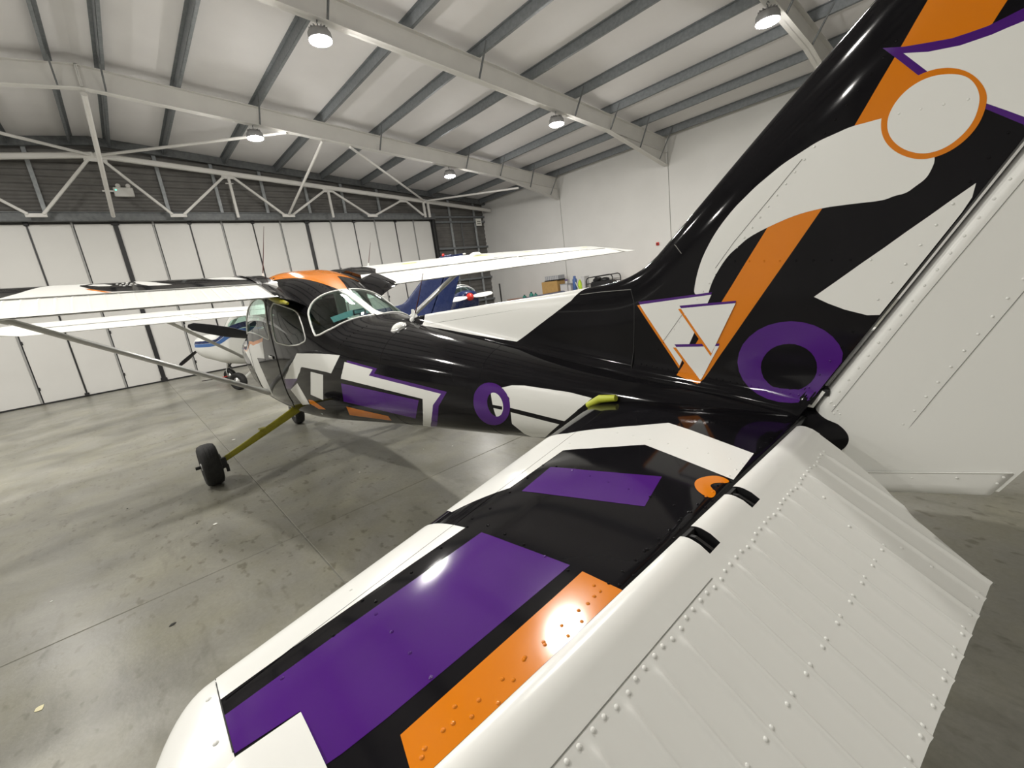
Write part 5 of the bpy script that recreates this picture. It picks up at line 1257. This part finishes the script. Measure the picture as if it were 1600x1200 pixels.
# ---- landing gear
def wheel(parent, c, r, w, name='main_wheel', side=1):
    prof = [(r*.42, -w*.30), (r*.60, -w*.42), (r*.80, -w*.50), (r*.93, -w*.43), (r*.99, -w*.24), (r, 0), (r*.99, w*.24), (r*.93, w*.43), (r*.80, w*.50), (r*.60, w*.42), (r*.42, w*.30)]
    t = MB().lathe(prof, c, (0, 1, 0), 36).build(name, M['rubber'], parent)
    for k in (-.16, 0, .16):
        MB().lathe([(r*.985, k*w-.003), (r*1.001, k*w-.0035), (r*1.001, k*w+.0035), (r*.985, k*w+.003)], c, (0, 1, 0), 36).build('tread_ring', M['rubber'], t)
    MB().lathe([(r*.46, -w*.26), (r*.43, -w*.34), (r*.18, -w*.36), (r*.16, -w*.5), (0, -w*.5)], c, (0, 1, 0), 24).build('hub', M['alu'], t)
    MB().lathe([(r*.46, w*.26), (r*.43, w*.34), (r*.18, w*.36), (r*.16, w*.5), (0, w*.5)], c, (0, 1, 0), 24).build('hub', M['alu'], t)
    return t
def main_gear(root, side, leg_mat, detail=True):
    wc = Vector((-1.276, side*1.30, .222))
    w = wheel(root, wc, .222, .165)
    a = Vector((-1.20, side*.30, .56)); e = Vector((-1.276, side*1.17, .235))
    lg = MB(); n = 9
    for i in range(n):
        pass
    pts = [a.lerp(e, t) + Vector((0, 0, -.004*math.sin(math.pi*t))) for t in np.linspace(0, 1, n)]
    lg.tube(pts, [np.interp(t, [0, 1], [.050, .030]) for t in np.linspace(0, 1, n)], 10, sx=.42, up=(0, .3, 1)).build('gear_leg', leg_mat, root)
    st = pts[4]
    MB().box(st+Vector((.0, side*.02, .035)), (.10, .07, .02), bev=.006).build('step', leg_mat, root)
    b = MB().lathe([(.085, 0), (.085, .03), (.03, .035), (.03, .06)], wc-Vector((0, side*.07, 0)), (0, -side, 0), 20)
    b.box(wc+Vector((-.075, -side*.10, .0)), (.06, .07, .11), bev=.01)
    b.box(wc+Vector((-.06, -side*.13, -.07)), (.02, .03, .08), bev=.004)
    b.build('brake', M['dark'], w)
    MB().tube([wc+Vector((0, side*.06, 0)), wc+Vector((0, side*.13, 0))], .017, 10).build('axle', M['dark'], w)
for s in (1, -1): main_gear(plane, s, M['chromate'])
MB().tube([(-1.15, .42, .545), (-1.16, .50, .50), (-1.17, .62, .415), (-1.13, .66, .40)], .004, 6).build('brake_line', principled('orange_hose', (.55, .22, .05), .5), plane)
nw = Vector((.36, 0, .19))
def nose_gear(root):
    w = wheel(root, nw, .19, .13, 'nose_wheel')
    for s in (1, -1):
        MB().tube([nw+Vector((0, s*.085, 0)), nw+Vector((0, s*.085, .18)), nw+Vector((0, s*.03, .24))], .014, 8).build('fork', M['alu'], root)
    MB().tube([nw+Vector((0, 0, .23)), nw+Vector((-.05, 0, .42)), nw+Vector((-.08, 0, .55))], [.032, .036, .03], 12).build('oleo_strut', M['alu'], root)
    MB().bar(nw+Vector((-.03, 0, .26)), nw+Vector((-.14, 0, .34)), .05, .015).bar(nw+Vector((-.14, 0, .34)), nw+Vector((-.07, 0, .44)), .05, .015).build('torque_link', M['dark'], root)
nose_gear(plane)

# ---- propeller
def propeller(root, hub, ang, R_, mat, spin_mat, tilt=0.0):
    b = empty('propeller', hub); b.parent = root; b.rotation_euler = (ang, 0, 0)
    for s in (1, -1):
        r_ = np.linspace(.10, R_, 16); rows = []
        for q in r_:
            u = q/R_
            ch = np.interp(u, [.1, .25, .5, .8, .95, 1], [.09, .16, .19, .15, .11, .04]); th = np.interp(u, [.1, .3, 1], [.045, .025, .006]); tw = math.radians(np.interp(u, [.1, 1], [52, 18]))
            a = np.linspace(0, 2*np.pi, 14, endpoint=False)
            px = ch/2*np.cos(a); pz = th/2*np.sin(a)
            rows.append(np.stack([pz*math.cos(tw)+s*px*math.sin(tw), np.full(14, s*q), s*px*math.cos(tw)*-1+pz*math.sin(tw)], 1))
        P = np.array(rows); m_ = MB().grid(P, closed=True); m_.add(P[-1], [tuple(range(14))]); m_.build('blade', mat, b)
    MB().lathe([(.10, -.10), (.13, -.06), (.125, .02), (.10, .10), (.05, .18), (0, .21)], (0, 0, 0), (1, 0, 0), 24).build('spinner', spin_mat, b)
    return b
propeller(plane, (1.09, 0, 1.30), math.radians(20), 1.0, M['prop'], M['black'])

# ---- antennas and lamps on the airframe
def whip(base, tipp, parent=plane):
    base, tipp = Vector(base), Vector(tipp)
    a = MB().lathe([(.032, -.01), (.028, .008), (.012, .02), (.008, .06), (0, .065)], base, tipp-base, 14).build('antenna_base', M['white'], parent)
    MB().tube([base, base.lerp(tipp, .5)+Vector((-.006, 0, 0)), tipp], [.005, .004, .002], 6).build('antenna_rod', principled('antenna_rod', (.10, .03, .03), .4), a)
whip((-.95, .31, 2.055), (-1.08, .20, 2.60))
whip((-1.10, -.90, 2.075), (-1.26, -.92, 2.36))
whip((-3.68, 0, 1.475), (-3.92, .0, 1.79))
bl = MB().prism([(-.01, 0), (.09, 0), (.03, .075), (.015, .075)], -.006, .006, lambda x, z, y: (-3.66-x, y, 1.475+z)).build('blade_antenna', M['white'], plane)
p = fus(-3.70, .77); n = fus_out(fus(np.array([-3.70]), np.array([.77])))[0]
MB().lathe([(.055, -.01), (.055, .006), (.046, .020), (.028, .029), (0, .032)], p, n, 20).build('beacon', M['white'], plane)
MB().lathe([(.062, -.01), (.062, .006), (.055, .010)], p, n, 20).build('beacon_ring', M['alu'], plane)

# ---------------------------------------------------------------- white trainer with a navy tail behind the nose
bgp = empty('airplane', (7.1, -.42, 0), math.radians(34.8), .93)
tag(bgp, 'white high wing trainer with blue stripe and navy tail, parked by the doors', 'airplane')
bb = fuselage(bgp, M['white'], M['white'], M['glass'], full=False)
for side in (1, -1):
    patch('navy_stripe', Sf(side), [(.97, .17), (.97, .34), (-.4, .26), (-5.9, .30), (-5.9, .12), (-.4, .16)], M['navy'], bb, .001, (.08, .05), (), fus_out)
    patch('blue_stripe', Sf(side), [(.97, .0), (.97, .16), (-.4, .15), (-5.9, .11), (-5.9, .0), (-.4, .06)], M['blue'], bb, .001, (.08, .05), (), fus_out)
    build_wing(side, bgp, M['white'], M['white'])
    main_gear(bgp, side, M['white'])
def plain_tail(root, mat, smat):
    for side in (1, -1):
        X = np.concatenate([np.linspace(-4.3, -5.3, 14), np.linspace(-5.36, -7.08, 40)])
        V = 1-(1-np.linspace(0, 1, 18))**2.2
        top = np.minimum(fin_le(X), 2.62); hz = 1.16+(-6.255+.022-X)/.583
        low = np.minimum(np.maximum(np.interp(X, *FT[3])-.035, np.where(X < -6.2, hz, 0)), top)
        Zg = low[:, None]+(top-low)[:, None]*V[None, :]
        MB().grid(fin(X[:, None]+0*Zg, Zg, side), flip=side > 0).build('fin', mat, root)
        zs = np.linspace(.93, 2.60, 24); rows = []
        for z in zs:
            n_ = float(hinge_x(z))+.012; t_ = float(rud_te(z))
            rows.append(rudder(n_+(t_-n_)*sv, np.full(len(sv), z), side))
        MB().grid(np.array(rows), flip=side > 0).build('rudder', mat, root)
        hv = []
        for up in (1, -1):
            le = stab_le(ypos); Xg = le[:, None]+(HX-.36-le)[:, None]*sgrid[None, :]
            y_ = ypos[:, None]+0*Xg; P = stab(np.maximum(Xg, HX), y_, up); k = np.clip((HX-Xg)/.36, 0, 1)
            P[:, :, 0] = Xg; P[:, :, 2] = HZ+(P[:, :, 2]-HZ)*(1-k*.95); P[:, :, 1] *= side; hv.append(P)
        MB().grid(np.concatenate([hv[0][:, ::-1], hv[1][:, 1:]], 1), closed=True, flip=side > 0).build('stabilizer', smat, root)
plain_tail(bgp, M['navy'], M['white'])
MB().lathe([(.03, 0), (.034, .03), (.02, .06), (0, .065)], (-6.86, 0, 2.60), n=14).build('beacon', M['red'], bgp)
MB().lathe([(.02, 0), (.022, .05), (0, .08)], (-7.36, 0, 2.58), (-1, 0, 0), 12).build('tail_light', M['paper'], bgp)
nose_gear(bgp)
propeller(bgp, (1.06, 0, 1.12), math.radians(-25), .95, M['prop'], M['prop'])
# towing arm on the nose wheel
for s in (1, -1):
    MB().bar((.36, s*.09, .19), (.95, s*.03, .12), .02, .02).build('tow_arm', M['red'], bgp)
MB().bar((.95, 0, .12), (1.45, 0, .10), .022, .022).build('tow_bar', M['dark'], bgp)

# ---------------------------------------------------------------- small blue airplane with a red spinner by the right wall
HD = math.atan2(.42, -.90)
bl2 = empty('airplane', (6.1, -7.62, 0), HD)
tag(bl2, 'small blue airplane with red spinner, white propeller and silver canopy frame', 'airplane')
# local frame: nose +x at 1.0 m from origin
def loft(st, n=22):
    rows = []
    for x, w, zb, zt in st:
        a = np.linspace(0, 2*np.pi, n, endpoint=False); zm, h = (zb+zt)/2, (zt-zb)/2
        rows.append(np.stack([np.full(n, x), w*np.sign(np.cos(a))*np.abs(np.cos(a))**.75, zm+h*np.sign(np.sin(a))*np.abs(np.sin(a))**.75], 1))
    return np.array(rows)
st_ = [(.42, .20, 1.16, 1.52), (.34, .33, 1.02, 1.58), (-.2, .45, .80, 1.60), (-.7, .52, .72, 1.55), (-1.6, .52, .72, 1.50), (-2.6, .36, .86, 1.45), (-4.0, .18, 1.05, 1.38), (-5.0, .05, 1.16, 1.30)]
P = loft(st_); b = MB().grid(P, closed=True); b.add(P[0], [tuple(range(22))]); b.add(P[-1], [tuple(range(22))[::-1]])
fb = b.build('fuselage', M['navy'], bl2)
cn = []
for x, w, h in ((-.52, .34, .02), (-.75, .46, .22), (-1.15, .48, .30), (-1.7, .44, .24), (-2.3, .22, .03)):
    a = np.linspace(0, np.pi, 14); cn.append(np.stack([np.full(14, x), w*np.cos(a), 1.46+h*np.sin(a)+.06], 1))
MB().grid(np.array(cn)).build('canopy', M['glass'], bl2)
for r_ in (1, 2, 3): MB().tube([Vector(q) for q in cn[r_]], .022, 8).build('canopy_bow', M['alu'], bl2)
MB().tube([Vector(cn[i][0]) for i in range(5)], .018, 8).build('canopy_rail', M['alu'], bl2)
MB().tube([Vector(cn[i][-1]) for i in range(5)], .018, 8).build('canopy_rail', M['alu'], bl2)
for s in (1, -1):
    sec = np.linspace(0, 2*np.pi, 20, endpoint=False); rows = []
    for y in (.40, 2.0, 3.9, 4.0):
        c_ = 1.25 if y < 3.95 else 1.0; rows.append(np.stack([-1.0+c_/2*np.cos(sec), np.full(20, s*y), .86+.05*(y-.4)*.9+.07*np.sin(sec)*(1-.4*np.cos(sec-math.pi))], 1))
    P = np.array(rows); b = MB().grid(P, closed=True, flip=s < 0); b.add(P[-1], [tuple(range(20))]); b.build('wing', M['navy'], bl2)
    w = wheel(bl2, Vector((-.75, s*.95, .19)), .19, .13)
    MB().tube([(-.80, s*.55, .82), (-.75, s*.86, .24)], [.035, .022], 10).build('gear_leg', M['alu'], bl2)
    MB().prism([(-4.3, 0), (-4.95, 0), (-5.0, 1.2), (-4.65, 1.2)], 1.20, 1.24, lambda x, y, z: (x, s*(y+.05), z)).build('stabilizer', M['navy'], bl2)
MB().prism([(-4.1, 1.30), (-5.05, 1.25), (-5.15, 2.05), (-4.75, 2.05)], -.03, .03, lambda x, z, y: (x, y, z)).build('fin', M['navy'], bl2)
w = wheel(bl2, Vector((-4.7, 0, .12)), .12, .07, 'tail_wheel')
MB().tube([(-4.55, 0, 1.2), (-4.7, .05, .14)], [.03, .015], 8).build('tail_spring', M['alu'], bl2)
propeller(bl2, (.56, 0, 1.37), math.radians(86), .80, M['white'], M['red']).rotation_euler = (math.radians(3), 0, 0)

# ---------------------------------------------------------------- bench and things along the right wall
YB = -12.62
bench = empty('workbench', (5.6, YB, 0)); tag(bench, 'long wooden workbench standing along the white wall', 'bench')
MB().box((0, 0, .88), (7.4, .75, .05), bev=.008).build('bench_top', M['wood'], bench)
for x in (-3.5, -1.2, 1.2, 3.5):
    for y in (-.3, .3): MB().box((x, y, .4275), (.07, .07, .855), bev=.005).build('leg', M['wood'], bench)
MB().box((0, 0, .30), (7.1, .6, .03)).build('lower_shelf', M['wood'], bench)
ZB = .905
def bx(name, x0, x1, z0, z1, dy, mat, label, cat, y=YB, bev=.01):
    o = empty(name, ((x0+x1)/2, y, z0)); tag(o, label, cat)
    MB().box((0, 0, (z1-z0)/2), (abs(x1-x0), dy, z1-z0), bev=bev).build('body', mat, o)
    return o
o = bx('cardboard_box', 7.02, 6.10, ZB, 1.49, .5, M['cardboard'], 'brown cardboard box on the bench against the wall', 'box')
MB().box((0, 0, .587), (.93, .06, .004)).build('tape', M['wood'], o)
for s in (-1, 1): MB().box((0, s*.13, .589), (.90, .24, .006), Matrix.Rotation(s*.05, 3, 'X')).build('flap', M['cardboard'], o)
o = bx('plastic_crate', 6.84, 6.05, 1.51, 1.72, .42, M['greybox'], 'grey slatted crate on top of the cardboard box', 'crate')
for k in range(8): MB().box((-.36+k*.103, .214, .11), (.03, .012, .17), bev=.003).build('slat', M['clearbox'], o)
MB().box((0, 0, .02), (.82, .44, .05), bev=.008).build('base_rim', M['dark'], o)
o = bx('storage_tub', 6.0, 5.62, ZB, 1.31, .4, M['clearbox'], 'cloudy plastic tub right beside the cardboard box', 'tub')
MB().box((0, 0, .41), (.40, .42, .03), bev=.008).build('lid', M['greybox'], o)
o = empty('bottle', (5.80, YB, 1.33)); tag(o, 'small purple topped bottle standing on the cloudy tub', 'bottle')
MB().lathe([(.05, 0), (.055, .01), (.055, .08), (.03, .11), (.03, .12)], n=16).build('body', M['clearbox'], o)
MB().lathe([(.06, .12), (.06, .16), (.05, .17)], n=16).build('cap', M['purple'], o)
o = bx('storage_tub', 5.60, 5.47, ZB, 1.26, .3, M['clearbox'], 'narrow cloudy tub between wide tub and blue canister', 'tub')
MB().box((0, 0, .36), (.14, .31, .02), bev=.006).build('lid', M['greybox'], o)
o = empty('canister', (5.345, YB, ZB)); tag(o, 'tall blue canister standing on the workbench', 'canister')
MB().lathe([(.085, 0), (.095, .02), (.095, .52), (.08, .58), (.05, .60), (.05, .64)], n=20).build('body', M['bluebox'], o)
MB().lathe([(.055, .64), (.055, .68), (.04, .69)], n=16).build('cap', M['bluebox'], o)
o = empty('safety_vest', (5.08, YB, ZB)); tag(o, 'crumpled fluorescent yellow vest on the workbench', 'vest')
b = MB(); n = 26; rr = random.Random(3)
rows = []
for i in range(10):
    t = i/9; r_ = .125*math.sin(math.pi*min(.5+.5*t, 1))**.6*(1-.2*t)+.01
    rows.append([(r_*(1+.22*math.sin(3*a+i)+.12*math.sin(7*a-i*2))*math.cos(a), r_*(1+.2*math.sin(4*a+i*1.7))*math.sin(a)*.8, 0.04+.46*t+.03*math.sin(5*a+i)) for a in np.linspace(0, 2*np.pi, n, endpoint=False)])
P = np.array(rows); b.grid(P, closed=True); b.add(P[-1], [tuple(range(n))]); b.build('cloth', M['hivis'], o)
MB().box((.06, .12, .28), (.05, .03, .34), Matrix.Rotation(.4, 3, 'Y'), bev=.01).build('reflective_band', M['clearbox'], o)
o = bx('storage_tub', 4.87, 4.72, ZB, 1.52, .3, M['clearbox'], 'tall cloudy tub to the right of the fluorescent vest', 'tub')
MB().box((0, 0, .62), (.18, .32, .025), bev=.006).build('lid', M['clearbox'], o)
# black generator in a tube frame
o = empty('generator', (3.92, YB, ZB+.012)); tag(o, 'black machine inside a black tubular carrying frame', 'generator')
for y in (-.26, .26):
    MB().tube([(.62, y, .02), (.62, y, .42), (.58, y, .50), (.50, y, .54), (-.50, y, .58), (-.58, y, .55), (-.62, y, .47), (-.62, y, .02), (.62, y, .02)], .022, 10).build('frame_tube', M['dark'], o)
for x, z in ((.62, .30), (-.62, .34), (.0, .56)): MB().tube([(x, -.26, z), (x, .26, z)], .018, 8).build('cross_tube', M['dark'], o)
MB().box((0, 0, .20), (1.05, .44, .34), bev=.08).build('engine_block', M['dark'], o)
MB().lathe([(.16, 0), (.17, .03), (.15, .10), (.06, .13)], (-.1, 0, .36), n=20).build('tank', M['dark'], o)
MB().box((.28, 0, .42), (.28, .30, .16), Matrix.Rotation(.3, 3, 'Y'), bev=.05).build('cover', M['dark'], o)
# small green bottles further along the bench
gl_ = ['leftmost of the small dark green bottles on the bench', 'tallest green bottle on the bench, left of the cardboard box', 'small green bottle nearest the cardboard box']
for i, (x, h, r_) in enumerate(((8.45, .10, .09), (7.98, .20, .10), (7.70, .14, .08))):
    o = empty('bottle', (x, YB, ZB)); tag(o, gl_[i], 'bottle', 'green bottles on the bench')
    MB().lathe([(r_*.9, 0), (r_, .02), (r_, h*.6), (r_*.5, h*.85), (r_*.35, h)], n=16).build('body', M['teal'], o)
    MB().lathe([(r_*.42, h), (r_*.42, h+.03), (r_*.3, h+.035)], n=14).build('cap', M['dark'], o)
# dark post leaning near the blue airplane
o = empty('prop_stand', (9.0, -11.65, 0)); tag(o, 'dark upright post standing by the corner behind the blue airplane', 'post')
MB().tube([(0, 0, .02), (0, 0, 1.69)], .035, 12).build('post', M['dark'], o)
MB().lathe([(.22, 0), (.22, .02), (.05, .05)], n=20).build('base', M['dark'], o)

# scraps on the floor
def scrap(x, y, s, mat, label, rot, nm='paper_scrap'):
    rr = random.Random(int(x*100)); n = 7
    pl = [(s*(.6+.4*rr.random())*math.cos(2*math.pi*i/n), s*(.5+.3*rr.random())*math.sin(2*math.pi*i/n)) for i in range(n)]
    o = MB().prism(pl, 0, .0015).build(nm, mat); o.location = (x, y, .0012); o.rotation_euler = (0, 0, rot)
    tag(o, label, 'scrap', 'scraps lying on the floor')
    return o
scrap(.497, .854, .035, M['paper'], 'white paper scrap on the floor right of the main wheel', .4)
scrap(-2.351, 1.455, .022, M['paper'], 'white paper scrap on the floor below the main wheel shadow', 1.2)
scrap(-3.776, 2.346, .026, M['yellowed'], 'cream paper scrap at the lower left of the floor', .2)
scrap(-3.605, 1.828, .020, M['leaf'], 'black curled scrap beside the slab joint in the foreground', 2.0, 'dark_scrap')
scrap(-2.184, 1.564, .009, M['leaf'], 'tiny black crumb left of the white paper scrap', .0, 'dark_scrap')
scrap(-1.117, 2.021, .012, M['leaf'], 'tiny black crumb on the floor left of the main wheel', .0, 'dark_scrap')
scrap(-2.494, -.491, .009, M['paper'], 'tiny white flake inside the floor shadow under the tail', .3)
scrap(-2.716, -.724, .009, M['paper'], 'tiny white flake nearest the fuselage belly', .7)
scrap(-2.443, .223, .009, M['paper'], 'tiny white flake in the middle of the floor between joint lines', .7)
scrap(-2.603, 2.413, .010, M['paper'], 'tiny white flake at the far left of the floor', .1)
